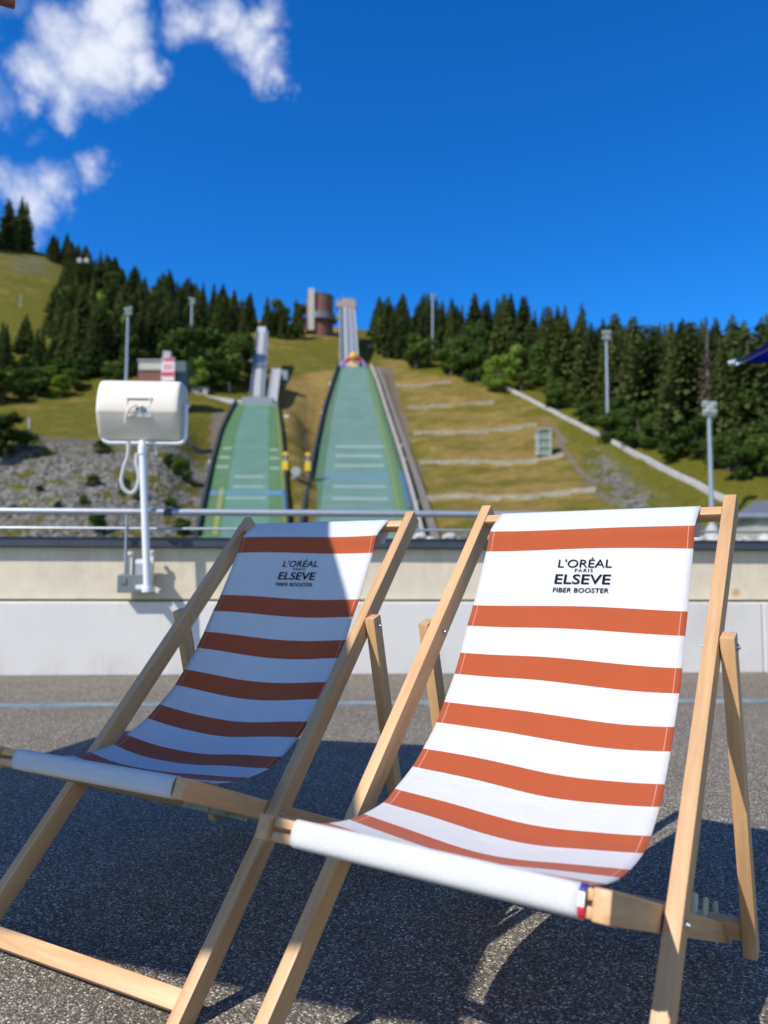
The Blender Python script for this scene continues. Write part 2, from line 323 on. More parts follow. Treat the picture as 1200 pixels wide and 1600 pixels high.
m.box((0, 0, 0), (.215, .09, .125)); m.box((-.06, -.047, .02), (.035, .006, .05))
o = m.build('junction_box', mat('grey_box', (.17, .19, .19), .5, noise_scale=20), None, loc=WM+WX*gb.x-Vector((-WX.y, WX.x, 0))*.05+Vector((0, 0, gb.z)), bevel=.006); o.rotation_euler = (0, 0, WTH)
tag(o, 'small dark grey junction box on the wall beside the heater pole', 'electrical box')

# ------------------------------------------------------------------ patio heater
cream = mat('cream_enamel', (.78, .70, .58), .38, noise_scale=6, noise_amt=.04, wear=(.70, .66, .58))
wht = mat('white_enamel', (.78, .79, .80), .3, noise_scale=10, noise_amt=.03)
PO = .22
x00 = wl(230, 925, PO).x
ht = empty('patio_heater', WM+WX*x00, WTH, label='cream white infrared patio heater on a white pole above the wall', cat='heater')
def hp(px, py, off): p = wl(px, py, off); p.x -= x00; return p
pb = hp(230.5, 925, PO); pt_ = hp(223, 703, PO)
m = MB(); m.tube([pb, pt_], .025, 20); m.tube([pb, pb+Vector((0, 0, .03))], .038, 20); m.build('pole', wht, ht, smooth=True)
m = MB(); m.tube([pt_+Vector((0, 0, -.03)), pt_+Vector((0, 0, .03))], .031, 20); m.tube([pt_, hp(222, 690, .2)], .022, 12); m.build('collar', wht, ht, smooth=True)
for px, pa, pb2 in ((203, 862, 908), (236, 860, 916)):
    a = hp(px, pa, .05); c = hp(px-2, pb2, .05)
    m = MB(); m.beam(a, c, .042, .012, up=(0, -1, 0)); m.box(c+Vector((.03, .005, -.015)), (.085, .035, .035), Matrix.Rotation(.5, 3, 'Y')); m.tube([a+Vector((0, -.02, -.012)), a+Vector((0, .03, -.012))], .014)
    m.build('bracket_flat', cream, ht, bevel=.003)
for py in (878, 917):
    a = hp(222, py, .15)
    m = MB(); m.box((a.x+.0, -.115, a.z), (.055, .21, .028)); m.build('bracket_arm', wht, ht, bevel=.003)
m = MB(); m.box((hp(219, 895, .03).x+.01, -.03, hp(219, 895, .03).z), (.17, .02, .20)); m.build('wall_plate', mat('plate_grey', (.38, .39, .40), .5, noise_scale=9), ht, bevel=.003)
# reflector housing: a rounded prism, its lower front slanting back under the belly
HO = .12
hl = hp(160, 640, HO).x; hr = hp(286, 640, HO).x; ztop = hp(220, 597, HO).z; zbot = hp(220, 692, HO).z
hh = (ztop-zbot)/2; zc0 = (ztop+zbot)/2
ctrl = [(.16, 1.0), (.02, 1.01), (-.045, .985), (-.085, .90), (-.125, .62), (-.150, .25), (-.160, -.06), (-.152, -.20), (-.118, -.52), (-.075, -.84), (-.045, -.96), (.0, -1.0), (.08, -1.0), (.15, -.85), (.18, -.3), (.185, .3), (.18, .8)]
prof = []
for i in range(len(ctrl)):
    p0, p1, p2, p3 = (ctrl[(i+k) % len(ctrl)] for k in (-1, 0, 1, 2))
    for k in range(4):
        t = k/4; prof.append(tuple(.5*((2*p1[q])+(p2[q]-p0[q])*t+(2*p0[q]-5*p1[q]+4*p2[q]-p3[q])*t*t+(3*p1[q]-p0[q]-3*p2[q]+p3[q])*t**3) for q in (0, 1)))
hy = -HO; n = len(prof); m = MB(); vs_ = []
fr = [0, .006, .02, .05, .1]+[.1+.8*i/10 for i in range(1, 11)]+[.95, .98, .994, 1]; scs = [.90, .955, .985, .997, 1]+[1]*10+[.997, .985, .955, .90]
for f, sc in zip(fr, scs):
    xx = hl+(hr-hl)*f
    for (py_, pz_) in prof: vs_.append((xx, hy+.01+(py_-.01)*sc, zc0+pz_*hh*sc))
nx = len(fr)-1
fs_ = [(i*n+k, i*n+(k+1) % n, (i+1)*n+(k+1) % n, (i+1)*n+k) for i in range(nx) for k in range(n)]
fs_ += [tuple(range(n)), tuple(reversed(range(nx*n, (nx+1)*n)))]
m.add(vs_, fs_); hous = m.build('housing', cream, ht, smooth=True)
rp = hp(216.5, 636, HO+.15); fy = hy-.150
fw_ = .078; fh = .062
def fbox(cx, cz, sx, sz, y0_, dy, name, mm, bev=0, rot=None):
    m = MB(); m.box((rp.x+cx, fy+y0_, rp.z+cz), (sx, dy, sz), rot); return m.build(name, mm, ht, bevel=bev)
fbox(0, fh, fw_*2+.02, .014, .012, .04, 'socket_frame', cream, .004); fbox(0, -fh, fw_*2+.02, .014, .008, .03, 'socket_frame', cream, .004)
fbox(-fw_, 0, .014, fh*2, .01, .035, 'socket_frame', cream, .004); fbox(fw_, 0, .014, fh*2, .01, .035, 'socket_frame', cream, .004)
fbox(0, 0, fw_*2-.01, fh*2-.01, .006, .012, 'socket_recess', mat('recess_tan', (.26, .23, .19), .6))
fbox(.024, -.022, .100, .066, -.006, .010, 'socket_plate', wht, .003)
fbox(.040, -.006, .034, .005, -.0125, .002, 'printed_line', mat('blue_print', (.25, .38, .5), .5)); fbox(.045, -.034, .018, .005, -.0125, .002, 'printed_line', mat('grey_print', (.2, .2, .2), .5))
m = MB(); m.tube([(rp.x+.018, fy-.018, rp.z-.036), (rp.x+.012, fy-.03, rp.z-.004), (rp.x-.012, fy-.034, rp.z+.008), (rp.x-.05, fy-.030, rp.z-.012), (rp.x-.075, fy-.022, rp.z-.06), (rp.x-.085, fy-.004, rp.z-.115)], .0075, 8); m.build('cable', cream, ht, smooth=True)
fbox(.035, -.012, .036, .022, -.018, .016, 'plug', mat('plug_grey', (.20, .19, .17), .5), .003, Matrix.Rotation(.8, 3, 'Y'))
fbox(-.004, -.012, .03, .012, -.018, .012, 'plug', mat('plug_grey2', (.26, .24, .20), .5), .003, Matrix.Rotation(-.8, 3, 'Y'))
slot = mat('slot_grey', (.38, .36, .33), .5)
for k in range(5):
    m = MB(); m.box((hp(209+k*5.2, 608, HO+.12).x, fy+.068, zc0+hh*.86), (.011, .012, .006)); m.build('vent_slot', slot, ht)
xl, xr2 = hp(160, 660, HO+.05).x, hp(291, 660, HO+.05).x
cy = hy-.05; m = MB(); zb = hp(222, 692.5, HO+.05).z; cr_ = .055
path = [(xl, cy, zc0-.05), (xl, cy, zb+cr_)]+[(xl+cr_-cr_*math.cos(a), cy, zb+cr_-cr_*math.sin(a)) for a in (R(20), R(45), R(70), R(90))]
path += [(xr2-cr_+cr_*math.sin(a), cy, zb+cr_-cr_*math.cos(a)) for a in (0, R(20), R(45), R(70), R(90))]+[(xr2, cy, zc0+.05)]
m.tube(path, .013, 10); m.build('cradle', wht, ht, smooth=True)
for xx, zz in ((xl, zc0-.04), (xr2, zc0+.04)):
    m = MB(); m.tube([(xx, cy, zz), (xx, hy+.04, zz+.02)], .012, 8); m.build('cradle_arm', wht, ht, smooth=True)
m = MB(); m.box((hp(245, 700, HO).x, cy+.02, zb-.045), (.016, .02, .075)); m.build('lug', wht, ht, bevel=.002)
pts = [hp(x_, y_, .22) for x_, y_ in ((201, 690), (200, 712), (194, 730), (190, 750), (194, 764), (204, 771), (212, 765), (217, 750), (216, 735), (213, 722), (215, 705))]
sm_ = []
for i in range(len(pts)-1):
    p0 = pts[max(i-1, 0)]; p1 = pts[i]; p2 = pts[i+1]; p3 = pts[min(i+2, len(pts)-1)]
    for k in range(4):
        t_ = k/4; sm_.append(.5*((2*p1)+(p2-p0)*t_+(2*p0-5*p1+4*p2-p3)*t_*t_+(3*p1-p0-3*p2+p3)*t_**3))
m = MB(); m.tube(sm_, .014, 10); m.build('conduit', mat('grey_conduit', (.52, .52, .48), .5), ht, smooth=True)

# ------------------------------------------------------------------ deck chairs
VT, ZT, W1, T_, D_ = .8786, .9007, .2742, .0254, .042
W2, W3 = W1-T_-.0008, W1+T_+.0008
LL = math.hypot(VT, ZT); ud = Vector((0, VT/LL, ZT/LL)); nb = Vector((0, ZT/LL, -VT/LL))   # up the rail; towards its back
TH = .0246
def bar(name, A, B, wy, wz, parent, side=(1, 0, 0), bevel=.0028, mats=None, holes=False):
    """bar with its own axes: x along it, y along side, so the grain follows it"""
    A = Vector(A); B = Vector(B); x = (B-A).normalized(); s_ = Vector(side); z = x.cross(s_).normalized(); y = z.cross(x)
    m = MB(); m.box((0, 0, 0), ((B-A).length, wy, wz)); o = m.build(name, mats or WOOD, parent, bevel=bevel, smooth=True)
    o.matrix_local = Matrix.Translation((A+B)/2) @ Matrix((x, y, z)).transposed().to_4x4()
    return o
def spline(P, n=8):
    out = []
    for i in range(len(P)-1):
        p0 = P[max(i-1, 0)]; p1 = P[i]; p2 = P[i+1]; p3 = P[min(i+2, len(P)-1)]
        for k in range(n):
            t = k/n; out.append(.5*((2*p1)+(p2-p0)*t+(2*p0-5*p1+4*p2-p3)*t*t+(3*p1-p0-3*p2+p3)*t**3))
    out.append(P[-1]); return out
F0 = Vector((0, .0394, .3708)); G0 = Vector((0, .8299, .040)); sd = (G0-F0).normalized(); sn = Vector((0, -sd.z, sd.y))   # along seat rail / its upper normal

def chair(name, loc, yaw, label, shift, wave_seed, group):
    root = empty(name, loc, -yaw, label=label, cat='deck chair', group=group)
    X = lambda u, p: Vector((u, p[1], p[2]))
    Tp = Vector((0, VT, ZT)); ctr = lambda s: Tp - ud*s + nb*(D_/2)      # centre line of long rails, s from the top
    for sg in (-1, 1):
        bar('back_rail', X(sg*W1, ctr(LL+.006)), X(sg*W1, ctr(0)), TH, D_, root)
    # top and foot crossbars
    sc = .046
    bar('top_crossbar', X(-W1+TH/2, ctr(sc)-nb*.008), X(W1-TH/2, ctr(sc)-nb*.008), .024, .022, root, side=ud)
    bar('foot_crossbar', X(-W1+TH/2, ctr(LL-.047)), X(W1-TH/2, ctr(LL-.047)), .034, .020, root, side=ud)
    # seat frame
    for sg in (-1, 1):
        sr = bar('seat_rail', X(sg*W2, F0), X(sg*W2, F0+sd*.880), .0215, .036, root)
        upz, iny = -1, -sg
        st = MB(); st.box((.293, iny*(.0215/2+.003), upz*-.002), (.285, .006, .030))
        pl = st.build('adjuster_strip', PLASTIC, sr, bevel=.001)
        for k in range(4):
            sx = .175+k*.08; q = MB(); q.tube([(sx, iny*(.0215/2+.0055), upz*-.008), (sx, iny*(.0215/2+.0085), upz*-.008)], .0035, 10); q.build('screw', STEEL, sr)
        for k in range(3):
            sx = .1925+k*.105; q = MB(); yy = iny*(.0215/2+.0055); h0 = upz*.008; h1 = upz*.050
            q.tube([(sx-.006, yy, h0), (sx-.008, yy, h1*.8), (sx-.004, yy, h1), (sx+.004, yy, h1), (sx+.008, yy, h1*.82), (sx+.004, yy, h1*.6), (sx+.003, yy, h1*.45)], .0042, 8)
            q.build('adjuster_loop', PLASTIC, sr, smooth=True)
    fc = F0+sd*.016
    for dz in (-.0095, .0095):
        c = fc+sn*dz
        bar('front_slat', X(-W2+TH/2, c), X(W2-TH/2, c), .0135, .015, root, side=sn, bevel=.003)
    # prop frame
    tp = Tp-ud*.3756+nb*.016; bp_ = Vector((0, .7741+.014, .032))
    pd = (tp-bp_).normalized()
    for sg in (-1, 1):
        bar('prop_leg', X(sg*W3, bp_), X(sg*W3, tp+pd*.012), TH, .036, root)
        bo = tp-pd*.010
        c0 = ctr(0); den = ud.y*sd.z-ud.z*sd.y; w_ = c0-F0; k_ = (ud.y*w_.z-ud.z*w_.y)/den; pv = F0+sd*k_     # where seat rail and long rail cross
        for (ua, dirn, pp) in ((W3+TH/2, 1, bo), (W1-TH/2, -1, bo), (W1+TH/2, 1, pv), (W2-.0215/2, -1, pv)):
            q = MB(); q.tube([(sg*(ua-.001*dirn), pp.y, pp.z), (sg*(ua+.003*dirn), pp.y, pp.z), (sg*(ua+.0031*dirn), pp.y, pp.z), (sg*(ua+.006*dirn), pp.y, pp.z)], [.0062, .0062, .0034, .003], 12)
            q.build('bolt', STEEL, root, smooth=True)
    pb_ = bp_+pd*.045
    bar('prop_crossbar', X(-W3+TH/2, pb_), X(W3-TH/2, pb_), .036, .020, root, side=pd)
    # ---- sling
    tb = ctr(sc)-nb*.008
    P = [tb+nb*.016-ud*.050, tb+nb*.0125-ud*.012, tb+nb*.0125+ud*.008, tb+nb*.004+ud*.0145, tb-nb*.008+ud*.0145, tb-nb*.0125+ud*.007]
    start_arc_index = 3
    P += [Vector((0, a, b)) for a, b in ((.791, .832), (.7685, .785), (.698, .666), (.667, .621), (.637, .571), (.606, .526), (.561, .476), (.526, .440), (.470, .402), (.426, .376), (.358, .350), (.312, .338), (.215, .340), (.13, .357))]
    r_ = .0125
    P += [fc+sn*.0185+sd*.010, fc+sn*.0190-sd*.005, fc+sn*.0125-sd*.0125, fc-sn*.004-sd*.0135, fc-sn*.0145-sd*.0105, fc-sn*.0185+sd*.002, fc-sn*.0165+sd*.010, fc-sn*.006+sd*.0115]
    C = spline(P, 8)
    arc = [0]
    for i in range(1, len(C)): arc.append(arc[-1]+(C[i]-C[i-1]).length)
    off = arc[start_arc_index*8+4]
    # resample evenly
    tot = arc[-1]; NS = 230; HU = 28; hw = .2225
    cs = []; ar = np.array(arc); cy_ = np.interp(np.linspace(0, tot, NS), ar, [p.y for p in C]); cz_ = np.interp(np.linspace(0, tot, NS), ar, [p.z for p in C])
    sv = np.linspace(0, tot, NS)-off
    def surf(u, s, lift=0.):
        """point of the sling; u across -1..1, s along from the top edge"""
        f = (s+off)/tot*(NS-1); i = max(0, min(NS-2, int(f))); f -= i
        y = cy_[i]*(1-f)+cy_[i+1]*f; z = cz_[i]*(1-f)+cz_[i+1]*f
        ty, tz = cy_[i+1]-cy_[i], cz_[i+1]-cz_[i]; l = math.hypot(ty, tz); ny, nz_ = tz/l, -ty/l      # towards the sitter/front
        bell = max(0, min(1, (s-.12)/.5))*max(0, min(1, (1.075-s)/.20)); bell = bell*bell*(3-2*bell)
        sag = -.015*bell*(1-u*u)
        sag += .0035*bell*math.sin(u*3.3+wave_seed+s*5)+.0022*noise.noise(Vector((u*2+wave_seed, s*6, 1)))*min(1, bell*3+.0)
        if .02 < s < .16: sag += -.0035*math.sin((s-.02)/.14*math.pi)*(1-u*u)
        sh = shift*max(0, min(1, (s-.55)/.5))
        return Vector((u*(hw-.0125*max(0, min(1, (s-.75)/.3)))+sh-.0025, y+ny*(sag+lift), z+nz_*(sag+lift)))
    def warp(u, s):    # stripes drift a little where the cloth is pulled
        return s + .0032*math.sin(u*2.6+wave_seed*1.3+s*3)*max(0, min(1, s/.05))*max(0, min(1, (1.05-s)/.1))
    vs_, uvs = [], []
    for i in range(NS):
        for j in range(HU+1):
            u = -1+2*j/HU; p = surf(u, sv[i]); vs_.append(p); uvs.append((j/HU, warp(u, sv[i])/TOT))
    fs_ = [(i*(HU+1)+j, i*(HU+1)+j+1, (i+1)*(HU+1)+j+1, (i+1)*(HU+1)+j) for i in range(NS-1) for j in range(HU)]
    me = bpy.data.meshes.new('sling'); me.from_pydata(vs_, [], fs_); me.materials.append(CANVAS)
    ul = me.uv_layers.new(name='UVMap')
    for lp in me.loops: ul.data[lp.index].uv = uvs[lp.vertex_index]
    for p in me.polygons: p.use_smooth = True
    cloth = bpy.data.objects.new('sling', me); col.objects.link(cloth); cloth.parent = root
    so = cloth.modifiers.new('thickness', 'SOLIDIFY'); so.thickness = .0011; so.offset = 0
    # ---- print
    def text(body, width, sc_s, bold, sx=1.0, slant=0., spacing=1.0):
        c = bpy.data.curves.new('t', 'FONT'); c.body = body; c.size = 1; c.offset = bold; c.space_character = spacing; c.resolution_u = 4
        to = bpy.data.objects.new('t', c); col.objects.link(to)
        bpy.context.view_layer.update()
        dg = bpy.context.evaluated_depsgraph_get(); me = bpy.data.meshes.new_from_object(to.evaluated_get(dg))
        bpy.data.objects.remove(to); 
        co = [v.co.copy() for v in me.vertices]
        x0 = min(p.x for p in co); x1 = max(p.x for p in co); h0 = 0; h1 = max(p.y for p in co)
        return me, co, x0, x1
    lines = [("L'OR\u00c9AL", .114, .1850, .0200, .003, 1.0), ("PARIS", .038, .1960, .0082, .010, 1.25), ("ELSEVE", .117, .2240, .0235, .010, 1.0), ("FIBER BOOSTER", .117, .2440, .0108, .012, 1.04)]
    for body, width, sb, hcap, bold, spc in lines:
        me, co, x0, x1 = text(body, width, sb, bold, spacing=spc)
        kx = width/(x1-x0); ky = hcap/.73
        bm = bmesh.new(); bm.from_mesh(me)
        for v in bm.verts:
            uu = (v.co.x-(x0+x1)/2)*kx + .0105; ss = sb-v.co.y*ky
            v.co = surf(uu/hw, ss, .0028)
        bm.to_mesh(me); bm.free(); me.materials.clear(); me.materials.append(INK); me.name = 'lettering'
        o = bpy.data.objects.new('lettering', me); col.objects.link(o); o.parent = cloth
    # tricolour edge ribbon at the right end of the front roll
    for k, (nm, cc) in [] if shift > .02 else enumerate((('blue', (.02, .03, .22)), ('white', (.75, .75, .75)), ('red', (.55, .01, .03)))):
        q = MB(); e0 = 1.066+k*.0145; pts_ = [surf(1.0, e0+t*.0155, .0012) for t in (0, .33, .66, 1)]
        pts2 = [p+Vector((.0045, 0, 0)) for p in pts_]; pts3 = [p-Vector((.003, 0, 0)) for p in pts_]
        q.add(pts3+pts2, [(i, i+1, i+5, i+4) for i in range(3)]); ob = q.build('ribbon_tag', mat(nm+'_ribbon', cc, .6), cloth)
        sf = ob.modifiers.new('thickness', 'SOLIDIFY'); sf.thickness = .0015
    return root
GR = 'two striped deck chairs on the terrace'
chair('deck_chair', (.0132, .9905, 0), .5631, 'right deck chair, orange and white striped sling fully in the sun', .016, .4, GR)
chair('deck_chair', (-.5864, 1.4332, 0), .4930, 'left deck chair, its striped sling mostly in shade', .024, 2.1, GR)

# ------------------------------------------------------------------ parasols
navy = mat('navy_canvas', (.012, .025, .16), .8, noise_scale=6, noise_amt=.1)
_t = navy.node_tree; _tr = N(_t, 'ShaderNodeBsdfTranslucent'); _tr.inputs[0].default_value = (.02, .06, .55, 1); _ms = N(_t, 'ShaderNodeMixShader', i_0=.6)
L(_t, _t.nodes['Principled BSDF'].outputs[0], _ms.inputs[1]); L(_t, _tr.outputs[0], _ms.inputs[2]); L(_t, _ms.outputs[0], _t.nodes['Material Output'].inputs[0])
maroon = mat('dark_canvas', (.03, .012, .012), .8, noise_scale=6)
alu = mat('aluminium', (.62, .62, .62), .35, .8, noise_scale=20)
brownwood = mat('varnished_wood', (.22, .07, .04), .5, noise_scale=20)
concrete = mat('concrete', (.42, .41, .39), .9, noise_scale=4, noise_amt=.15, bump=.3, bump_scale=30)
def parasol(corners, rise, canvas, ribm, label, tipm, tipr):
    C_ = [Vector(c) for c in corners]; ce = sum(C_, Vector())/4; apex = ce+Vector((0, 0, rise))
    root = empty('parasol', (ce.x, ce.y, 0), label=label, cat='parasol'); b0 = Vector((ce.x, ce.y, 0))
    m = MB(); n = 10; vs_ = []; fs_ = []
    for q in range(4):
        A, B = C_[q]-b0, C_[(q+1) % 4]-b0; P_ = apex-b0; st = len(vs_)
        for i in range(n+1):
            for j in range(n+1):
                a, b = i/n, j/n
                p = P_*(1-a)+(A*(1-b)+B*b)*a; p = p - Vector((0, 0, .05*math.sin(math.pi*a)*math.sin(math.pi*b)))
                vs_.append(p)
        fs_ += [(st+i*(n+1)+j, st+i*(n+1)+j+1, st+(i+1)*(n+1)+j+1, st+(i+1)*(n+1)+j) for i in range(n) for j in range(n)]
    m.add(vs_, fs_); c = m.build('canopy', canvas, root, smooth=True); sf = c.modifiers.new('t', 'SOLIDIFY'); sf.thickness = .004
    for p in C_:
        q = MB(); q.beam(apex-b0-Vector((0, 0, .03)), p-b0-Vector((0, 0, .018)), .018, .022); q.build('rib', ribm, root, bevel=.002)
        q = MB(); q.tube([p-b0+Vector((0, 0, .0)), p-b0+(p-ce).normalized()*.05], [tipr, tipr*.8], 12); q.build('rib_tip', tipm, root, smooth=True)
        hub = Vector((0, 0, ce.z-.45)); q = MB(); q.beam(hub, (apex-b0)*.5+(p-b0)*.5-Vector((0, 0, .03)), .014, .018); q.build('strut', ribm, root)
    m = MB(); m.tube([(0, 0, .05), (0, 0, apex.z-.01)], .024, 16); m.build('mast', ribm, root, smooth=True)
    m = MB(); m.tube([(0, 0, ce.z-.50), (0, 0, ce.z-.40)], .04, 16); m.build('hub', ribm, root, smooth=True)
    m = MB(); m.box((0, 0, .035), (.6, .6, .07)); m.build('base', concrete, root, bevel=.01)
    return root
hz = 2.185; sh_ = Vector((.753, .654, 0))*(hz-GZ)
pc = [Vector(q)+Vector((0, 0, hz))-sh_ for q in ((.66, 3.29, 0), (-1.24, 3.66, 0), (-1.785, 1.98, 0), (.127, 1.315, 0))]
parasol(pc, .45, maroon, brownwood, 'dark parasol with wooden ribs, only its corner showing at the top left', brownwood, .016)
c1 = at(1150, 566, 5.6)
parasol([c1, c1+Vector((3, 0, .0)), c1+Vector((3, -3, .0)), c1+Vector((0, -3, .0))], .75, navy, alu, 'navy blue parasol reaching in at the right edge with grey ribs', alu, .028)
# ------------------------------------------------------------------ terrain
CT = [  # image column, image row, distance along the view axis: where the hillside stands
 (-300,845,108),(0,845,106),(200,845,106),(400,845,108),(560,845,110),(700,845,108),(900,845,104),(1100,845,98),(1300,845,96),(1600,845,100),
 (-300,690,150),(0,690,143),(160,690,142),(320,690,146),(0,760,124),(200,760,124),
 (0,610,190),(100,640,176),(200,640,178),(310,650,172),(60,570,215),(200,560,222),(300,560,222),(-250,600,200),
 (-250,480,280),(0,500,270),(0,440,335),(60,395,410),(0,378,440),(-250,330,470),(130,415,425),(130,500,300),(200,440,430),(200,500,330),(300,475,420),(300,520,300),(400,500,400),(400,545,285),(480,508,390),
 (345,640,182),(400,645,182),(435,645,182),(400,700,156),(400,770,130),(450,700,165),(450,770,136),(460,640,196),(470,590,232),(450,560,262),(420,530,300),(500,522,325),(540,560,275),
 (555,590,234),(555,640,206),(555,700,175),(555,770,141),(610,640,208),(640,740,156),(650,800,127),
 (620,577,242),(700,600,224),(780,612,216),(700,650,200),(700,700,172),(700,750,150),(700,800,126),(850,650,188),(850,700,166),(850,760,138),(900,665,172),(900,740,146),(930,800,119),
 (1000,715,143),(1130,780,111),(1000,800,114),(950,675,158),(1050,705,136),(1180,745,112),(800,575,236),(900,618,200),(1000,675,166),(1200,715,128),(1400,760,120),(1400,650,160),(1600,600,200),
 (700,555,285),(620,545,300),(800,555,270),(900,585,250),(1000,625,220),(1200,640,190),(700,535,380),(900,548,360),(1100,580,330),(1300,590,300),(600,520,400),(1600,560,330)]
def world(px, py, Y): return at(px, py, Y)
Pw = np.array([tuple(at(*c)) for c in CT]+[(-60, 60, -1.5), (0, 60, -1.5), (60, 60, -2), (-60, 12, -3.2), (0, 12, -3.2), (60, 12, -3.4), (-200, 60, 0), (200, 60, -1), (-200, 12, -3), (200, 12, -3), (0, 620, 120), (-350, 620, 190), (350, 620, 110)])
def _phi(r): return np.where(r > 0, r*r*np.log(np.maximum(r, 1e-9)), 0)
_S = 100.
_A = Pw[:, :2]/_S; _K = _phi(np.linalg.norm(_A[:, None]-_A[None], axis=2)); n_ = len(_A)
_M = np.zeros((n_+3, n_+3)); _M[:n_, :n_] = _K + np.eye(n_)*.004; _M[:n_, n_] = 1; _M[:n_, n_+1:] = _A; _M[n_:, :n_] = _M[:n_, n_:].T
_W = np.linalg.solve(_M, np.concatenate([Pw[:, 2], np.zeros(3)]))
def height(x, y):
    q = np.stack([np.asarray(x, float).ravel(), np.asarray(y, float).ravel()], 1)/_S; out = np.zeros(len(q))
    for i in range(0, len(q), 4000):
        d = np.linalg.norm(q[i:i+4000, None]-_A[None], axis=2); out[i:i+4000] = _phi(d)@_W[:n_]+_W[n_]+q[i:i+4000]@_W[n_+1:]
    return out
def hz_(x, y): return float(height([x], [y])[0])
def hit(px, py, y0=60, y1=600):
    """first point of the hillside on the line of sight of an image point"""
    d = ray(px, py); ys = np.linspace(y0, y1, 900); xs_ = d.x/d.y*ys; zs = CAMH+d.z/d.y*ys
    h = height(xs_, ys); k = np.nonzero(h >= zs)[0]
    if len(k) == 0: return None
    i = k[0]; return Vector((xs_[i], ys[i], h[i]))
def prj(x, y, z):
    v = np.stack([x, y, np.asarray(z)-CAMH], -1); f = v@np.array(FW); return 600+FPX*(v@np.array(RT))/f, 800-FPX*(v@np.array(UP))/f
def inpoly(px, py, poly):
    c = np.zeros(px.shape, bool); n = len(poly)
    for i in range(n):
        x0, y0 = poly[i]; x1, y1 = poly[(i+1) % n]
        t = ((y0 > py) != (y1 > py)) & (px < (x1-x0)*(py-y0)/((y1-y0) if y1 != y0 else 1e-9)+x0); c ^= t
    return c
gx = np.concatenate([np.arange(-420, -150, 8), np.arange(-150, 151, 1.6), np.arange(156, 421, 8)])
gy = np.concatenate([np.arange(5.4, 95, 6), np.arange(96, 330, 1.6), np.arange(334, 640, 7)])
X_, Y_ = np.meshgrid(gx, gy); Z_ = height(X_, Y_).reshape(X_.shape)
und = np.array([noise.noise(Vector((x*.06, y*.06, 3)))*.8+noise.noise(Vector((x*.25, y*.25, 7)))*.25 for x, y in zip(X_.ravel(), Y_.ravel())]).reshape(X_.shape)
Zt = Z_+und*np.clip((Y_-20)/60, 0, 1)
IX, IY = prj(X_, Y_, Z_)
TERR = []
_rows = [(660, 780, 930, 768), (652, 723, 880, 714), (642, 679, 838, 667), (634, 638, 772, 628), (616, 602, 705, 598), (612, 590, 700, 586)]
BAND = np.zeros(X_.shape)
for k_, (xa, ya, xb, yb) in enumerate(_rows[:-1]):
    q1 = hit(xa, ya); q2 = hit(xb, yb); r1_ = hit(_rows[k_+1][0], _rows[k_+1][1]); r2_ = hit(_rows[k_+1][2], _rows[k_+1][3])
    lo = q1.y+(q2.y-q1.y)*np.clip((X_-q1.x)/(q2.x-q1.x), -.3, 1.3); hi = r1_.y+(r2_.y-r1_.y)*np.clip((X_-r1_.x)/(r2_.x-r1_.x), 0, 1)
    fr_ = (Y_-lo)/np.maximum(hi-lo, 1); side_ = np.clip((X_-q1.x-1)/5, 0, 1)*np.clip((q2.x+2-X_)/8, 0, 1)
    BAND = np.maximum(BAND, np.where((fr_ >= -.05) & (fr_ < .13), 1, 0)*side_); TERR.append((q1, q2)); Zt = Zt + np.where((fr_ >= 0) & (fr_ < 1), np.minimum((1-fr_)*1.3, 1.15), 0)*side_
BIG = [(577, 528, 577, 236), (583, 527, 580, 231), (600, 521, 587, 224), (643, 507, 600, 205), (707, 493, 620, 172), (750, 485, 632, 150), (793, 477, 643, 131), (850, 468, 655, 109)]
SMALL = [(635, 369, 434, 185), (645, 362, 435, 180), (680, 345, 440, 163), (727, 332, 444, 145), (790, 318, 448, 124), (850, 306, 451, 107)]
def bench(rows, Zt):
    """level the ground under a landing slope and blend it out at the sides"""
    q = sorted([(at((l+r)/2, y, d), (r-l)/2/FPX*d) for y, l, r, d in rows], key=lambda a: a[0].y)
    yy = [a[0].y for a in q]; cx = np.interp(Y_, yy, [a[0].x for a in q]); zz = np.interp(Y_, yy, [a[0].z for a in q]); hw = np.interp(Y_, yy, [a[1] for a in q])
    k = np.clip((np.abs(X_-cx)-hw-1.5)/7, 0, 1); k = k*k*(3-2*k); k = 1-(1-k)*np.clip((Y_-yy[0]+6)/6, 0, 1)*np.clip((yy[-1]+4-Y_)/4, 0, 1)
    return Zt*k+(zz-.35)*(1-k)
Zt = bench(BIG, Zt); Zt = bench(SMALL, Zt)
far = Y_ > 90
def mask(polys): 
    m = np.zeros(X_.shape)
    for p in polys: m[inpoly(IX, IY, p) & far] = 1
    return m
grav = mask([[(-400, 694), (330, 690), (345, 700), (305, 860), (-400, 860)], [(915, 700), (950, 710), (1035, 800), (1040, 850), (985, 850), (965, 780), (925, 735)], [(640, 832), (1300, 822), (1300, 900), (640, 900)],
             [(25, 398), (60, 405), (58, 428), (30, 420)]])
bare = mask([[(583, 575), (612, 575), (640, 680), (680, 850), (645, 850), (615, 680)], [(333, 640), (356, 640), (320, 850), (292, 850)], [(838, 650), (856, 655), (965, 790), (945, 795)]])
dry = mask([[(505, 580), (535, 575), (500, 700), (452, 700), (425, 650), (440, 600)], [(380, 500), (530, 508), (530, 528), (400, 525)]])*1.0
dry = np.maximum(dry, mask([[(380, 520), (530, 525), (530, 590), (440, 600), (400, 570)]])*.25)
dry = np.maximum(dry, mask([[(590, 575), (700, 585), (860, 640), (960, 800), (660, 830), (640, 700)]])*.52)
dry = np.maximum(dry, mask([[(-200, 380), (90, 390), (70, 470), (-200, 480)]])*.3)
dry = np.maximum(dry, mask([[(-200, 600), (340, 610), (340, 690), (-200, 690)]])*.2)
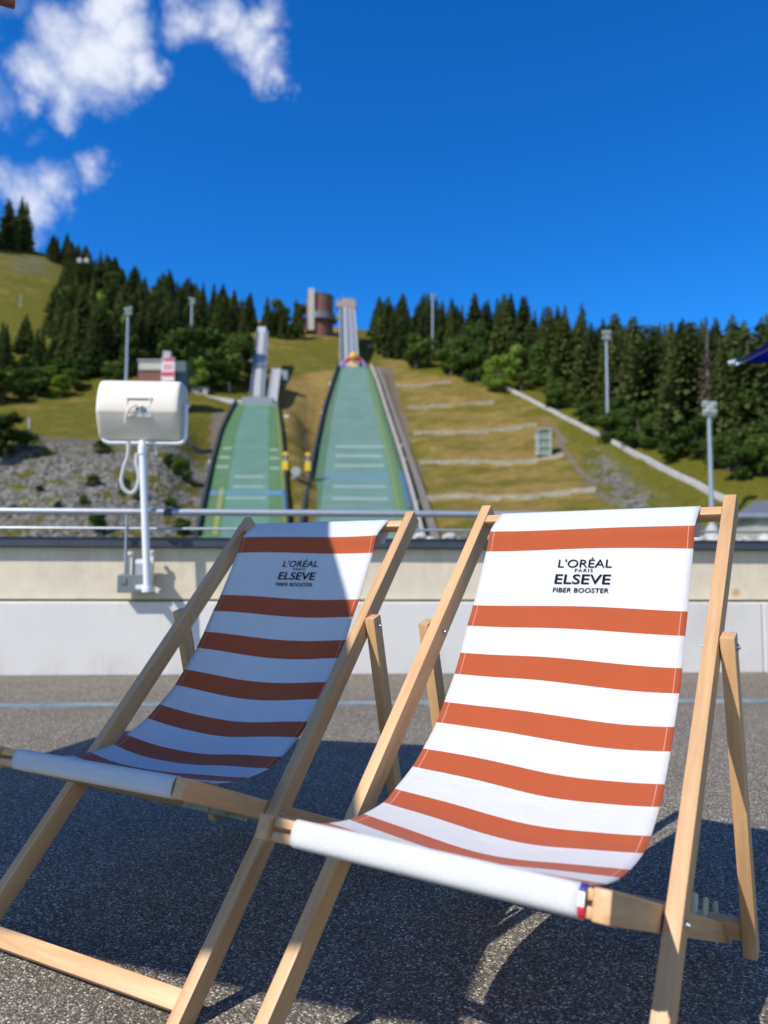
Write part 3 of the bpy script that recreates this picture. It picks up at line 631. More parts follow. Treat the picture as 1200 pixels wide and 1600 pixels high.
dry = np.maximum(dry, mask([[(448, 690), (520, 690), (500, 850), (450, 850)]])*.55)
dry = np.maximum(dry, mask([[(590, 540), (650, 545), (640, 580), (590, 580)]])*.6)
dry = np.maximum(dry, BAND*.95)
for k in range(3):   # soften
    for a in (dry, bare, grav) if k < 1 else (dry,):
        b = a.copy(); b[1:-1, 1:-1] = (a[1:-1, 1:-1]*2+a[:-2, 1:-1]+a[2:, 1:-1]+a[1:-1, :-2]+a[1:-1, 2:])/6; a[:] = b
ny_, nx_ = X_.shape
me = bpy.data.meshes.new('hillside'); me.from_pydata(np.stack([X_, Y_, Zt], -1).reshape(-1, 3).tolist(), [], [(j*nx_+i, j*nx_+i+1, (j+1)*nx_+i+1, (j+1)*nx_+i) for j in range(ny_-1) for i in range(nx_-1)])
_gx, _gy, _gz = gx.copy(), gy.copy(), Zt.copy()
def height(x, y):
    x = np.asarray(x, float); y = np.asarray(y, float)
    i = np.clip(np.searchsorted(_gx, x)-1, 0, len(_gx)-2); j = np.clip(np.searchsorted(_gy, y)-1, 0, len(_gy)-2)
    a = np.clip((x-_gx[i])/(_gx[i+1]-_gx[i]), 0, 1); b = np.clip((y-_gy[j])/(_gy[j+1]-_gy[j]), 0, 1)
    return (_gz[j, i]*(1-a)+_gz[j, i+1]*a)*(1-b)+(_gz[j+1, i]*(1-a)+_gz[j+1, i+1]*a)*b
ca = me.color_attributes.new('cover', 'FLOAT_COLOR', 'POINT')
ca.data.foreach_set('color', np.stack([dry, grav, bare, np.ones_like(dry)], -1).reshape(-1).astype(np.float32))
for p in me.polygons: p.use_smooth = True
def hill_mat():
    m = bpy.data.materials.new('hillside_cover'); m.use_nodes = True; t = m.node_tree; b = t.nodes['Principled BSDF']
    at_ = N(t, 'ShaderNodeAttribute', attribute_name='cover'); sp = N(t, 'ShaderNodeSeparateColor'); L(t, at_.outputs['Color'], sp.inputs[0])
    tc = N(t, 'ShaderNodeTexCoord')
    mpn = N(t, 'ShaderNodeMapping'); L(t, tc.outputs['Object'], mpn.inputs['Vector']); mpn.inputs['Scale'].default_value = (.5, 1.5, 1.5)
    n1 = N(t, 'ShaderNodeTexNoise', i_Scale=.11, i_Detail=8, i_Roughness=.72); L(t, mpn.outputs[0], n1.inputs['Vector'])
    n2 = N(t, 'ShaderNodeTexNoise', i_Scale=.9, i_Detail=6, i_Roughness=.7); L(t, tc.outputs['Object'], n2.inputs['Vector'])
    n3 = N(t, 'ShaderNodeTexNoise', i_Scale=.24, i_Detail=6, i_Roughness=.75); L(t, tc.outputs['Object'], n3.inputs['Vector'])
    v = N(t, 'ShaderNodeTexVoronoi', i_Scale=2.0); L(t, tc.outputs['Object'], v.inputs['Vector'])
    green = N(t, 'ShaderNodeMix', data_type='RGBA'); L(t, n2.outputs['Fac'], green.inputs['Factor']); green.inputs['A'].default_value = (.030, .036, .004, 1); green.inputs['B'].default_value = (.21, .185, .022, 1)
    gold = N(t, 'ShaderNodeMix', data_type='RGBA'); L(t, n3.outputs['Fac'], gold.inputs['Factor']); gold.inputs['A'].default_value = (.085, .060, .014, 1); gold.inputs['B'].default_value = (.41, .275, .085, 1)
    f = N(t, 'ShaderNodeMapRange', i_From_Min=.44, i_From_Max=.60); 
    L(t, MA(t, 'ADD', MA(t, 'ADD', MA(t, 'MULTIPLY', n1.outputs['Fac'], .65), MA(t, 'MULTIPLY', n3.outputs['Fac'], .35)), MA(t, 'MULTIPLY', MA(t, 'SUBTRACT', sp.outputs[0], .42), .34)), f.inputs['Value'])
    g1 = N(t, 'ShaderNodeMix', data_type='RGBA'); L(t, f.outputs[0], g1.inputs['Factor']); L(t, green.outputs['Result'], g1.inputs['A']); L(t, gold.outputs['Result'], g1.inputs['B'])
    s2 = N(t, 'ShaderNodeSeparateColor'); L(t, v.outputs['Color'], s2.inputs[0])
    rock = N(t, 'ShaderNodeValToRGB'); rock.color_ramp.elements[0].color = (.045, .042, .036, 1); rock.color_ramp.elements[1].color = (.31, .29, .25, 1); L(t, s2.outputs[0], rock.inputs[0])
    br = N(t, 'ShaderNodeMix', data_type='RGBA'); L(t, n2.outputs['Fac'], br.inputs['Factor']); br.inputs['A'].default_value = (.10, .075, .05, 1); br.inputs['B'].default_value = (.25, .20, .145, 1)
    gf = MA(t, 'MULTIPLY', sp.outputs[1], MA(t, 'GREATER_THAN', MA(t, 'ADD', MA(t, 'MULTIPLY', n3.outputs['Fac'], .7), MA(t, 'MULTIPLY', n1.outputs['Fac'], .3)), .462))
    bf = N(t, 'ShaderNodeMapRange', i_From_Min=.4, i_From_Max=.6); L(t, MA(t, 'ADD', sp.outputs[2], MA(t, 'MULTIPLY', MA(t, 'SUBTRACT', n2.outputs['Fac'], .5), .5)), bf.inputs['Value'])
    m1 = N(t, 'ShaderNodeMix', data_type='RGBA'); L(t, bf.outputs[0], m1.inputs['Factor']); L(t, g1.outputs['Result'], m1.inputs['A']); L(t, br.outputs['Result'], m1.inputs['B'])
    m2 = N(t, 'ShaderNodeMix', data_type='RGBA'); L(t, gf, m2.inputs['Factor']); L(t, m1.outputs['Result'], m2.inputs['A']); L(t, rock.outputs[0], m2.inputs['B'])
    L(t, m2.outputs['Result'], b.inputs['Base Color']); b.inputs['Roughness'].default_value = .95; b.inputs['Specular IOR Level'].default_value = .1
    bp = N(t, 'ShaderNodeBump', i_Strength=1., i_Distance=.6); L(t, MA(t, 'ADD', n2.outputs['Fac'], MA(t, 'MULTIPLY', MA(t, 'MULTIPLY', v.outputs['Distance'], sp.outputs[1]), -.8)), bp.inputs['Height']); L(t, bp.outputs[0], b.inputs['Normal'])
    return m
me.materials.append(hill_mat()); hill = bpy.data.objects.new('hillside', me); col.objects.link(hill); tag(hill, kind='structure', label='grassy mountainside with dry meadows and stony slopes behind the wall')

# ------------------------------------------------------------------ ski jump hills
def jump_mat(name, centre, side, c0, c1, vline, blue):
    m = bpy.data.materials.new(name); m.use_nodes = True; t = m.node_tree; b = t.nodes['Principled BSDF']
    uv = N(t, 'ShaderNodeUVMap'); sp = N(t, 'ShaderNodeSeparateXYZ'); L(t, uv.outputs[0], sp.inputs[0]); tc = N(t, 'ShaderNodeTexCoord')
    n1 = N(t, 'ShaderNodeTexNoise', i_Scale=.25, i_Detail=7, i_Roughness=.7); L(t, tc.outputs['Object'], n1.inputs['Vector'])
    mp = N(t, 'ShaderNodeMapping'); mp.inputs['Scale'].default_value = (3, 26, 1); L(t, uv.outputs[0], mp.inputs['Vector'])
    n2 = N(t, 'ShaderNodeTexNoise', i_Scale=1., i_Detail=4); L(t, mp.outputs[0], n2.inputs['Vector'])
    inc = MA(t, 'COMPARE', sp.outputs[0], (c0+c1)/2, (c1-c0)/2)
    mx = N(t, 'ShaderNodeMix', data_type='RGBA'); L(t, inc, mx.inputs['Factor']); mx.inputs['A'].default_value = (*side, 1); mx.inputs['B'].default_value = (*centre, 1)
    hv = N(t, 'ShaderNodeHueSaturation'); L(t, mx.outputs['Result'], hv.inputs['Color']); L(t, MA(t, 'ADD', .6, MA(t, 'MULTIPLY', MA(t, 'ADD', n1.outputs['Fac'], n2.outputs['Fac']), .4)), hv.inputs['Value'])
    cur = hv.outputs[0]
    def over(mask_, c, k=1.):
        nonlocal cur
        q = N(t, 'ShaderNodeMix', data_type='RGBA'); L(t, MA(t, 'MULTIPLY', mask_, k), q.inputs['Factor']); L(t, cur, q.inputs['A']); q.inputs['B'].default_value = (*c, 1); cur = q.outputs['Result']
    def rect(u0, u1, v0, v1): return MA(t, 'MULTIPLY', MA(t, 'COMPARE', sp.outputs[0], (u0+u1)/2, (u1-u0)/2), MA(t, 'COMPARE', sp.outputs[1], (v0+v1)/2, (v1-v0)/2))
    for (u0, u1, v0, v1, c, k) in vline: over(rect(u0, u1, v0, v1), c, k)
    L(t, cur, b.inputs['Base Color']); b.inputs['Roughness'].default_value = .75
    return m
W_ = (.50, .58, .52); YL = (.30, .34, .05); BL = (.09, .22, .42)
def sv_(y, y0, y1): return (y-y0)/(y1-y0)
def jump(name, rows, y0, y1, material, label):
    """rows: image row, left and right image column, distance"""
    root = empty(name, label=label, cat='ski jump')
    rs = np.array(rows, float); ys = np.linspace(rs[0, 0], rs[-1, 0], 60)
    Lx = np.interp(ys, rs[:, 0], rs[:, 1]); Rx = np.interp(ys, rs[:, 0], rs[:, 2]); Dd = np.interp(ys, rs[:, 0], rs[:, 3])
    # smooth
    for a in (Lx, Rx, Dd):
        for k in range(8): a[1:-1] = (a[:-2]+2*a[1:-1]+a[2:])/4
    vs_, uvs = [], []; nu = 12; edge = ([], [])
    for y, l, r, d in zip(ys, Lx, Rx, Dd):
        A = at(l, y, d); B = at(r, y, d); B.z = A.z = (A.z+B.z)/2
        for j in range(nu+1): vs_.append(A.lerp(B, j/nu)+Vector((0, 0, .9))); uvs.append((j/nu, sv_(y, y0, y1)))
        edge[0].append(A+Vector((0, 0, .9))); edge[1].append(B+Vector((0, 0, .9)))
    n = len(ys); fs_ = [(i*(nu+1)+j, i*(nu+1)+j+1, (i+1)*(nu+1)+j+1, (i+1)*(nu+1)+j) for i in range(n-1) for j in range(nu)]
    me = bpy.data.meshes.new('landing_slope'); me.from_pydata([tuple(p) for p in vs_], [], fs_); me.materials.append(material); ul = me.uv_layers.new(name='UVMap')
    for lp in me.loops: ul.data[lp.index].uv = uvs[lp.vertex_index]
    for p in me.polygons: p.use_smooth = True
    o = bpy.data.objects.new('landing_slope', me); col.objects.link(o); o.parent = root
    sf = o.modifiers.new('t', 'SOLIDIFY'); sf.thickness = 1.6; sf.offset = 1 if me.polygons[0].normal.z < 0 else -1
    return root, edge
dark_board = mat('dark_board', (.035, .042, .04), .7); grey_board = mat('grey_board', (.40, .37, .32), .8, noise_scale=.4, noise_amt=.2)
def strip(name, pts, w_, h_, material, parent=None, lift=0):
    m = MB(); n = len(pts); vs_ = []
    for i, p in enumerate(pts):
        t_ = (pts[min(i+1, n-1)]-pts[max(i-1, 0)]); t_.z = 0; t_.normalize(); s_ = Vector((t_.y, -t_.x, 0))*w_/2
        for q in (p-s_, p+s_): vs_ += [q+Vector((0, 0, lift-.6)), q+Vector((0, 0, lift+h_))]
    fs_ = []
    for i in range(n-1):
        a, b = i*4, i*4+4; fs_ += [(a+1, a+3, b+3, b+1), (a, a+1, b+1, b), (a+2, b+2, b+3, a+3), (a, b, b+2, a+2)]
    fs_ += [(0, 2, 3, 1), (n*4-4, n*4-3, n*4-1, n*4-2)]
    m.add(vs_, fs_); return m.build(name, material, parent)
Y0, Y1 = 578, 845
bigm = jump_mat('large_slope_matting', (.115, .205, .160), (.070, .145, .075), .15, .84,
    [(.84, 1.0, 0, 1, (.11, .19, .075), .7), (.245, .85, sv_(702, Y0, Y1), sv_(705.5, Y0, Y1), W_, .34), (.25, .80, sv_(717, Y0, Y1), sv_(720.5, Y0, Y1), W_, .34), (.25, .80, sv_(732.5, Y0, Y1), sv_(736, Y0, Y1), W_, .34),
     (.25, .78, sv_(766, Y0, Y1), sv_(769.5, Y0, Y1), W_, .34), (.25, .78, sv_(785, Y0, Y1), sv_(789, Y0, Y1), W_, .34), (.2, .8, sv_(806, Y0, Y1), sv_(810, Y0, Y1), W_, .34), (.955, 1, sv_(742, Y0, Y1), sv_(800, Y0, Y1), BL, .9), (.0, .02, 0, 1, (.02, .02, .02), .8),
     (.15, .84, sv_(745, Y0, Y1), sv_(760, Y0, Y1), (.10, .22, .27), .5), (.04, .055, sv_(640, Y0, Y1), 1, YL, .5), (.86, .875, sv_(640, Y0, Y1), 1, YL, .5)], None)
jr, je = jump('ski_jump', BIG, Y0, Y1, bigm,
    'large ski jump in the middle with a pale green slope and tall inrun')
strip('side_board', je[0], .5, 1.3, dark_board, jr); strip('side_board', [p+Vector((.5, 0, 0)) for p in je[1]], .45, .8, grey_board, jr)
strip('stairway', [p+Vector((2.4, 0, -.2)) for p in je[1]], 1.2, .12, mat('weathered_steps', (.17, .15, .12), .9, noise_scale=.8, noise_amt=.3), jr)
y0, y1 = 635, 845
smm = jump_mat('small_slope_matting', (.098, .195, .140), (.075, .158, .060), .27, .78,
    [(.945, 1.0, 0, 1, YL, .8), (.10, .24, sv_(706, y0, y1), sv_(709, y0, y1), W_, .34), (.08, .24, sv_(720, y0, y1), sv_(724, y0, y1), W_, .34), (.07, .24, sv_(735, y0, y1), sv_(739, y0, y1), W_, .34),
     (.80, .92, sv_(708, y0, y1), sv_(711, y0, y1), W_, .34), (.80, .93, sv_(721, y0, y1), sv_(725, y0, y1), W_, .34), (.80, .93, sv_(737, y0, y1), sv_(741, y0, y1), W_, .34),
     (.33, .72, sv_(751, y0, y1), sv_(754, y0, y1), W_, .34), (.33, .72, sv_(767, y0, y1), sv_(770, y0, y1), W_, .34), (.25, .75, sv_(785, y0, y1), sv_(788, y0, y1), W_, .34), (.0, .25, sv_(776, y0, y1), sv_(781, y0, y1), BL, .8), (.75, .99, sv_(775, y0, y1), sv_(781, y0, y1), BL, .8), (.25, .75, sv_(774, y0, y1), sv_(781, y0, y1), BL, .35),
     (.955, 1, sv_(772, y0, y1), sv_(806, y0, y1), BL, .9), (.17, .22, sv_(770, y0, y1), 1, (.35, .30, .06), .6), (.0, 1, 0, .02, (.16, .26, .20), .8)], None)
js, se = jump('ski_jump', SMALL, y0, y1, smm,
    'small ski jump on the left with a bright green slope and two short ramps')
strip('side_board', se[0], .5, .9, dark_board, js); strip('side_board', se[1], .25, .25, dark_board, js)
# inruns: raised troughs on trestles
pale = mat('pale_concrete', (.42, .41, .39), .75, noise_scale=.6, noise_amt=.08, wear=(.40, .40, .40)); steelg = mat('grey_metalwork', (.26, .29, .31), .5, .5, noise_scale=1)
track = mat('white_track', (.40, .39, .37), .5, noise_scale=1, noise_amt=.05)
def inrun(root, a, b, w_, wall, floor_m, side_m, legs=5, tracks=(), rail=True, sagk=0.):
    a = Vector(a); b = Vector(b); n = 14; dirx = (b-a); dirx.z = 0; dirx.normalize(); s_ = Vector((dirx.y, -dirx.x, 0))
    pts = [a.lerp(b, i/n)+Vector((0, 0, -sagk*math.sin(math.pi*i/n))) for i in range(n+1)]
    def prism(off, ww, z0, z1, name, mm):
        m = MB(); vs_ = []
        for p in pts: vs_ += [p+s_*(off-ww/2)+Vector((0, 0, z0)), p+s_*(off-ww/2)+Vector((0, 0, z1)), p+s_*(off+ww/2)+Vector((0, 0, z0)), p+s_*(off+ww/2)+Vector((0, 0, z1))]
        fs_ = []
        for i in range(n):
            k, q = i*4, i*4+4; fs_ += [(k+1, k+3, q+3, q+1), (k, k+1, q+1, q), (k+2, q+2, q+3, k+3), (k, q, q+2, k+2)]
        fs_ += [(0, 2, 3, 1), (n*4, n*4+1, n*4+3, n*4+2)]
        m.add(vs_, fs_); return m.build(name, mm, root)
    prism(0, w_, -.7, 0, 'inrun_deck', floor_m)
    for sg in (-1, 1): prism(sg*(w_/2-.1), .3, 0.003, wall, 'inrun_side', side_m)
    for (o_, ww, z1, mm) in tracks: prism(o_, ww, .01, z1, 'inrun_track', mm)
    for i in range(legs):
        p = a.lerp(b, (i+.5)/legs); g = hz_(p.x, p.y)
        if p.z-.7-g > .8:
            m = MB(); m.box((p.x, p.y, (p.z-.75+g-1)/2), (w_*.3, .8, p.z-.75-g+1)); m.build('pier', pale, root)
A = at(542, 480, 312); B = at(546, 573, 240)
inrun(jr, A, B, 6.0, 1.1, steelg, pale, tracks=((-1.2, .5, .25, track), (.9, .9, .3, track), (1.8, .2, .3, mat('green_line', (.10, .22, .12), .6))), legs=6)
# top platform and start house
m = MB(); p = at(541, 479, 314); m.box(p+Vector((0, 0, .6)), (8, 4, 2.6)); m.build('start_platform', mat('pinkish_cladding', (.38, .26, .22), .8, noise_scale=1, noise_amt=.2), jr, bevel=.05)
m = MB(); m.box(p+Vector((.6, -.2, 2.2)), (4.6, 3, 1.4)); m.build('start_house', pale, jr, bevel=.05)
for k in range(5):
    m = MB(); m.tube([p+Vector((-3.6+k*1.8, -1.9, 1.9)), p+Vector((-3.6+k*1.8, -1.9, 3.2+(k % 2)*1.4))], .09, 6); m.build('mast', steelg, jr)
m = MB(); m.beam(p+Vector((-3.9, -1.9, 3.1)), p+Vector((3.9, -1.9, 3.1)), .1, .1); m.build('platform_rail', steelg, jr)
# take-off table
tb_ = at(552, 577, 237.5)
m = MB(); m.box(tb_+Vector((0, 0, -.9)), (9.6, 3.5, 2.4)); m.build('takeoff_table', dark_board, jr)
# small inruns
inrun(js, at(410, 519, 236), at(402, 620, 190), 3.6, .7, steelg, steelg, tracks=((.15, 1.7, .3, track),), legs=4)
m = MB(); q = at(397, 545, 226); m.box(q+Vector((-1.3, 0, -1)), (1.8, 2.6, 7.0)); m.build('stair_tower', steelg, js, bevel=.05)
m = MB(); q = at(410, 518, 237); m.box(q+Vector((0, 0, .2)), (2.6, 2.4, 2.0)); m.build('start_hut', mat('white_cladding', (.50, .52, .55), .6, noise_scale=1), js, bevel=.2)
inrun(js, at(432, 576, 211), at(424, 634, 186), 2.4, .3, track, track, legs=3)
m = MB(); q = at(443, 588, 209); m.box(q, (2.6, 2.2, 2.8)); m.build('start_hut', steelg, js, bevel=.2)
m = MB(); q = at(405, 627, 187); m.box(q+Vector((-.2, 0, -.4)), (7.5, 3.2, 2.2)); m.build('takeoff_table', steelg, js, bevel=.05)
m = MB(); m.beam(at(322, 622, 196), at(392, 632, 187), 3.0, 1.2); m.build('access_ramp', track, js, bevel=.05)
# inflatable arch over the large table
purple = mat('purple_fabric', (.26, .22, .50), .6); redf = mat('red_fabric', (.60, .04, .09), .6); yelf = mat('orange_yellow_fabric', (.90, .40, .02), .6); peach = mat('peach_board', (.78, .48, .28), .7)
ar_ = empty('inflatable_arch', label='purple and red inflatable arch with an orange ball over the large jump table', cat='inflatable arch', loc=tuple(tb_)); ac = Vector(tb_)
def arcp(a0, a1, n=14): return [Vector((math.cos(R(a0+(a1-a0)*i/n))*3.7+.1, -1.0, -.3+math.sin(R(a0+(a1-a0)*i/n))*3.6)) for i in range(n+1)]
m = MB(); m.tube([Vector((4.2, -1, -1.6))]+arcp(-5, 48), .62, 12); m.build('arch_leg', purple, ar_, smooth=True)
m = MB(); m.tube([Vector((-4.0, -1, -1.6))]+arcp(185, 132), .62, 12); m.build('arch_leg', purple, ar_, smooth=True)
m = MB(); m.tube(arcp(46, 134), .66, 12); m.build('arch_crown', redf, ar_, smooth=True)
m = MB(); bmx = bmesh.new(); bmesh.ops.create_uvsphere(bmx, u_segments=20, v_segments=12, radius=1.35); m.add([v.co+Vector((.1, -1.5, 3.6)) for v in bmx.verts], [tuple(v.index for v in f.verts) for f in bmx.faces]); bmx.free(); m.build('ball', yelf, ar_, smooth=True)
m = MB(); m.box((0, -1.2, .4), (2.9, .5, 3.6)); m.build('front_board', peach, ar_, bevel=.15)

# ------------------------------------------------------------------ tower
rust = mat('rust_brown_cladding', (.20, .085, .055), .75, noise_scale=.5, noise_amt=.12)
tw = at(502, 520, 325); td = 325
def wz(py, D=319.5): return at(502, py, D).z
twr = empty('lift_tower', (tw.x, tw.y, 0), label='round rust brown tower with a white stair slab at the top of the hill', cat='tower')
def cyl(r, z0, z1, n=40, cx=0, cy=0):
    m = MB(); vs_ = [(cx+math.cos(2*math.pi*k/n)*r, cy+math.sin(2*math.pi*k/n)*r, z) for z in (z0, z1) for k in range(n)]
    m.add(vs_, [(k, (k+1) % n, n+(k+1) % n, n+k) for k in range(n)]+[tuple(range(n, 2*n)), tuple(reversed(range(n)))]); return m
r1 = 5.8
cyl(r1, wz(528), wz(459), cx=-.67).build('drum', rust, twr, smooth=True)
cyl(r1+.12, wz(459)+.01, wz(459)+.45, cx=-.67).build('roof_rim', mat('brown_rim', (.11, .06, .05), .7), twr, smooth=True)
for zz in (wz(475), wz(503)): cyl(r1+.05, zz, zz+.12, cx=-.67).build('panel_joint', mat('joint', (.13, .06, .045), .8), twr)
m = MB(); m.box((-3.75, -5.9, (wz(516)+wz(451))/2-.3), (2.7, 2.0, wz(451)-wz(516))); m.build('stair_slab', mat('offwhite_render', (.46, .42, .37), .8, noise_scale=.5), twr, bevel=.1)
gal = MB(); n = 24; zg = wz(493)
for k in range(n):
    a = R(-105+k*(125/n)); a2 = R(-105+(k+1)*(125/n))
    ps = [(math.cos(b)*rr_-.67, math.sin(b)*rr_, z) for b in (a, a2) for rr_ in (r1+.02, r1+1.5) for z in (zg-1.3, zg+1.5)]
    gal.add(ps, [(0, 4, 6, 2), (1, 3, 7, 5), (2, 6, 7, 3), (0, 1, 5, 4)])
gal.build('gallery', mat('gallery_metal', (.16, .17, .17), .6), twr)
m = MB(); m.beam((r1+.5, -2, zg), tuple(at(536, 494, 318)-Vector((tw.x, tw.y, 0))), 1.6, 2.0); m.build('footbridge', steelg, twr)

# ------------------------------------------------------------------ floodlight masts
lampm = mat('lamp_housing', (.60, .62, .60), .4, .2)
def mast(px, ytop, ybase, D, label, heads):
    b = at(px, ybase, D); b.z = min(b.z, hz_(b.x, b.y)+.2); zt_ = at(px, ytop, D).z; H_ = zt_-b.z
    root = empty('floodlight_mast', tuple(b), label=label, cat='floodlight', group='floodlight masts beside the ski jumps')
    m = MB(); m.tube([(0, 0, -.5), (0, 0, H_*.5), (0, 0, H_)], [.36, .30, .22], 12); m.build('pole', galv, root, smooth=True)
    for zz in (.4, 1.5): m = MB(); m.box((0, -.25, H_-zz), (1.7, .25, .18)); m.build('crossarm', galv, root)
    for (hx, hz__) in heads:
        m = MB(); m.box((hx, -.35, H_+hz__), (.75, .5, .65), Matrix.Rotation(.5, 3, 'X')); h_ = m.build('lamp_head', lampm, root, bevel=.05)
    return root
mast(196, 482, 640, 172, 'floodlight mast rising behind the patio heater', [(-.4, -.3), (.6, -.1), (.6, -1.2), (-.2, -1.2)])
mast(298, 467, 560, 215, 'floodlight mast above the leafy trees on the left', [(-.4, -.1), (.5, -.3), (.5, -1.2)])
mast(676, 462, 556, 262, 'floodlight mast against the dark forest right of the tall inrun', [(-.5, 0), (.5, 0), (-.5, -1.3), (.5, -1.3)])
mast(950, 520, 675, 158, 'floodlight mast on the grass beyond the diagonal wall', [(-.5, 0), (.5, 0), (-.5, -1.2), (.5, -1.2)])
ms_ = mast(1113, 632, 838, 101, 'floodlight mast behind the right deck chair by the brown dead tree', [(-.55, 0), (.5, -.1), (-.5, -1.1), (.5, -1.1), (0, -.6)])
m = MB(); m.tube([(0, 0, -.5), (0, 0, .9), (0, 0, 1.6)], [1.1, .8, .4], 14); m.build('mast_footing', pale, ms_, smooth=True)

# ------------------------------------------------------------------ walls on the right slope
def along(pts, n=10):
    out = []
    for (a, b) in zip(pts[:-1], pts[1:]):
        for i in range(n):
            p = hit(a[0]+(b[0]-a[0])*i/n, a[1]+(b[1]-a[1])*i/n)
            if p is not None: out.append(p)
    p = hit(*pts[-1]); out.append(p); return out
def drape(pts, n=24):
    out = []
    for (a, b) in zip(pts[:-1], pts[1:]):
        A, B = hit(*a), hit(*b)
        for i in range(n): p = A.lerp(B, i/n); out.append(Vector((p.x, p.y, hz_(p.x, p.y))))
    p = hit(*pts[-1]); out.append(Vector(p)); return out
stonew = mat('stone_terrace', (.32, .28, .21), .9, noise_scale=.8, noise_amt=.35, wear=(.20, .17, .08))
TG = 'low stone terrace walls on the right slope'
for (q1, q2), lb in zip(TERR, ('lowest low terrace wall just above the railing', 'second low terrace wall from the bottom, under the glass cabin', 'middle low terrace wall on the right slope, left of the cabin top', 'fourth faint low terrace wall up the dry right slope', 'topmost short terrace edge at the rim of the right slope')):
    pts = []; n = 30
    for k in range(n+1):
        x = q1.x+.5+(q2.x-q1.x-.5)*k/n; y = q1.y+(q2.y-q1.y)*(x-q1.x)/(q2.x-q1.x)-.5; pts.append(Vector((x, y, hz_(x, y-1.3))))
    for q in range(4):
        for k in range(1, len(pts)-1): pts[k].z = (pts[k-1].z+pts[k].z*2+pts[k+1].z)/4
    tag(strip('terrace_wall', pts, .6, 1.3, stonew), lb, 'terrace wall', TG)
dwall = along([(790, 607), (960, 695), (1140, 789)], 14)
tag(strip('retaining_wall', dwall, .6, .75, mat('pale_wall', (.46, .44, .42), .85, noise_scale=.5, noise_amt=.15)), 'long pale concrete wall running diagonally down the right slope', 'wall')
tag(strip('retaining_wall', drape([(-60, 687), (60, 690), (150, 697), (300, 703), (330, 707)]), .5, .8, mat('dark_stone', (.12, .11, .10), .9, noise_scale=1)), 'low dark wall along the top of the stony slope on the left', 'wall')
# glass cabin
cb = hit(849, 712); cz_b = at(849, 712, cb.y).z; ctop = at(849, 673, cb.y).z; cw = 19/FPX*cb.y
cbr = empty('judges_cabin', (cb.x, cb.y, cz_b), label='narrow pale green glass cabin on the right slope', cat='cabin')
H_ = ctop-cz_b; m = MB()
for sx in (-1, 1):
    for sy in (-1, 1): m.box((sx*cw/2, sy*cw/2, H_/2), (.25, .25, H_))
for zz in (.1, H_*.33, H_*.66, H_-.1):
    for sy in (-1, 1): m.box((0, sy*cw/2, zz), (cw-.26, .2, .2)); m.box((sy*cw/2, 0, zz), (.2, cw-.26, .2))
m.build('frame', mat('frame_grey', (.42, .47, .44), .5, noise_scale=1), cbr)
m = MB(); m.box((0, 0, H_/2), (cw-.3, cw-.3, H_-.4)); m.build('glazing', mat('green_glass', (.20, .27, .21), .15), cbr)
m = MB(); m.box((0, 0, H_+.12), (cw+.5, cw+.5, .2)); m.build('roof', pale, cbr)
# judges building on the left, with banner
JD = 176
jb = at(243, 603, JD); jz = min(jb.z, hz_(jb.x, jb.y))
jbr = empty('judges_building', (jb.x, jb.y, jz), label='beige and brown building with a red and white banner behind the heater', cat='building')
def pz(py): return at(243, py, JD).z-jz
def pxm(a): return (a-243)/FPX*JD
m = MB(); m.box((pxm(241), 0, pz(583)/2-1), (pxm(262)-pxm(221), 5, pz(583)+2)); m.build('lower_storey', rust, jbr)
m = MB(); m.box((pxm(241), 0, (pz(583)+pz(569))/2+.01), (pxm(262)-pxm(223), 5.6, pz(569)-pz(583))); m.build('upper_storey', mat('beige_render', (.50, .47, .42), .8), jbr, bevel=.1)
m = MB(); m.box((pxm(242), 0, pz(569)+.15), (pxm(262)-pxm(221)+.5, 6.2, .28)); m.build('roof', pale, jbr)
m = MB(); m.box((pxm(260), .5, (pz(553)+pz(569))/2+.3), (1.7, 1.6, pz(553)-pz(569)+.6)); m.build('chimney', pale, jbr)
m = MB(); m.box((pxm(281), .4, pz(566)/2), (3.2, 3, pz(566))); m.build('annex', mat('dark_slate', (.10, .13, .14), .7), jbr)
m = MB(); m.box((pxm(268), -2.95, (pz(564)+pz(600))/2), (2.9, .12, pz(564)-pz(600))); bn = m.build('banner', mat('white_banner', (.78, .70, .72), .7), jbr)
for k, (za, zb_) in enumerate(((564.5, 570), (586, 593))):
    m = MB(); m.box((pxm(268), -3.03, (pz(za)+pz(zb_))/2), (2.7, .05, abs(pz(za)-pz(zb_)))); m.build('banner_stripe', redf, jbr)
for k in range(3):
    m = MB(); m.box((pxm(263+k*5), -3.03, (pz(574)+pz(583))/2), (.35, .05, abs(pz(574)-pz(583)))); m.build('banner_stripe', redf, jbr)
# small buildings and equipment
def hut(name, px, py, D, w_, d_, h_, rh, wallm, roofm, label, cat='hut', rz=0.):
    p = at(px, py, D); r = empty(name, tuple(p), rz, label=label, cat=cat)
    m = MB(); m.box((0, 0, h_/2-1.), (w_, d_, h_+2.)); m.build('wall', wallm, r)
    m = MB(); a, b = w_/2+.5, d_/2+.5
    m.add([(-a, -b, h_), (a, -b, h_), (a, b, h_), (-a, b, h_), (-a*.55, 0, h_+rh), (a*.55, 0, h_+rh)], [(0, 1, 5, 4), (2, 3, 4, 5), (1, 2, 5), (3, 0, 4), (3, 2, 1, 0)]); m.build('roof', roofm, r)
    m = MB(); m.box((w_*.1, -d_/2-.03, h_*.42), (w_*.16, .08, h_*.7)); m.build('door', mat('brown_door', (.12, .08, .05), .7), r)
    m = MB(); m.box((-w_*.25, -d_/2-.03, h_*.6), (w_*.2, .08, h_*.3)); m.build('window', mat('dark_glass', (.03, .04, .05), .2), r)
    return r
slate = mat('slate_roof', (.12, .13, .15), .6, noise_scale=1, noise_amt=.15)
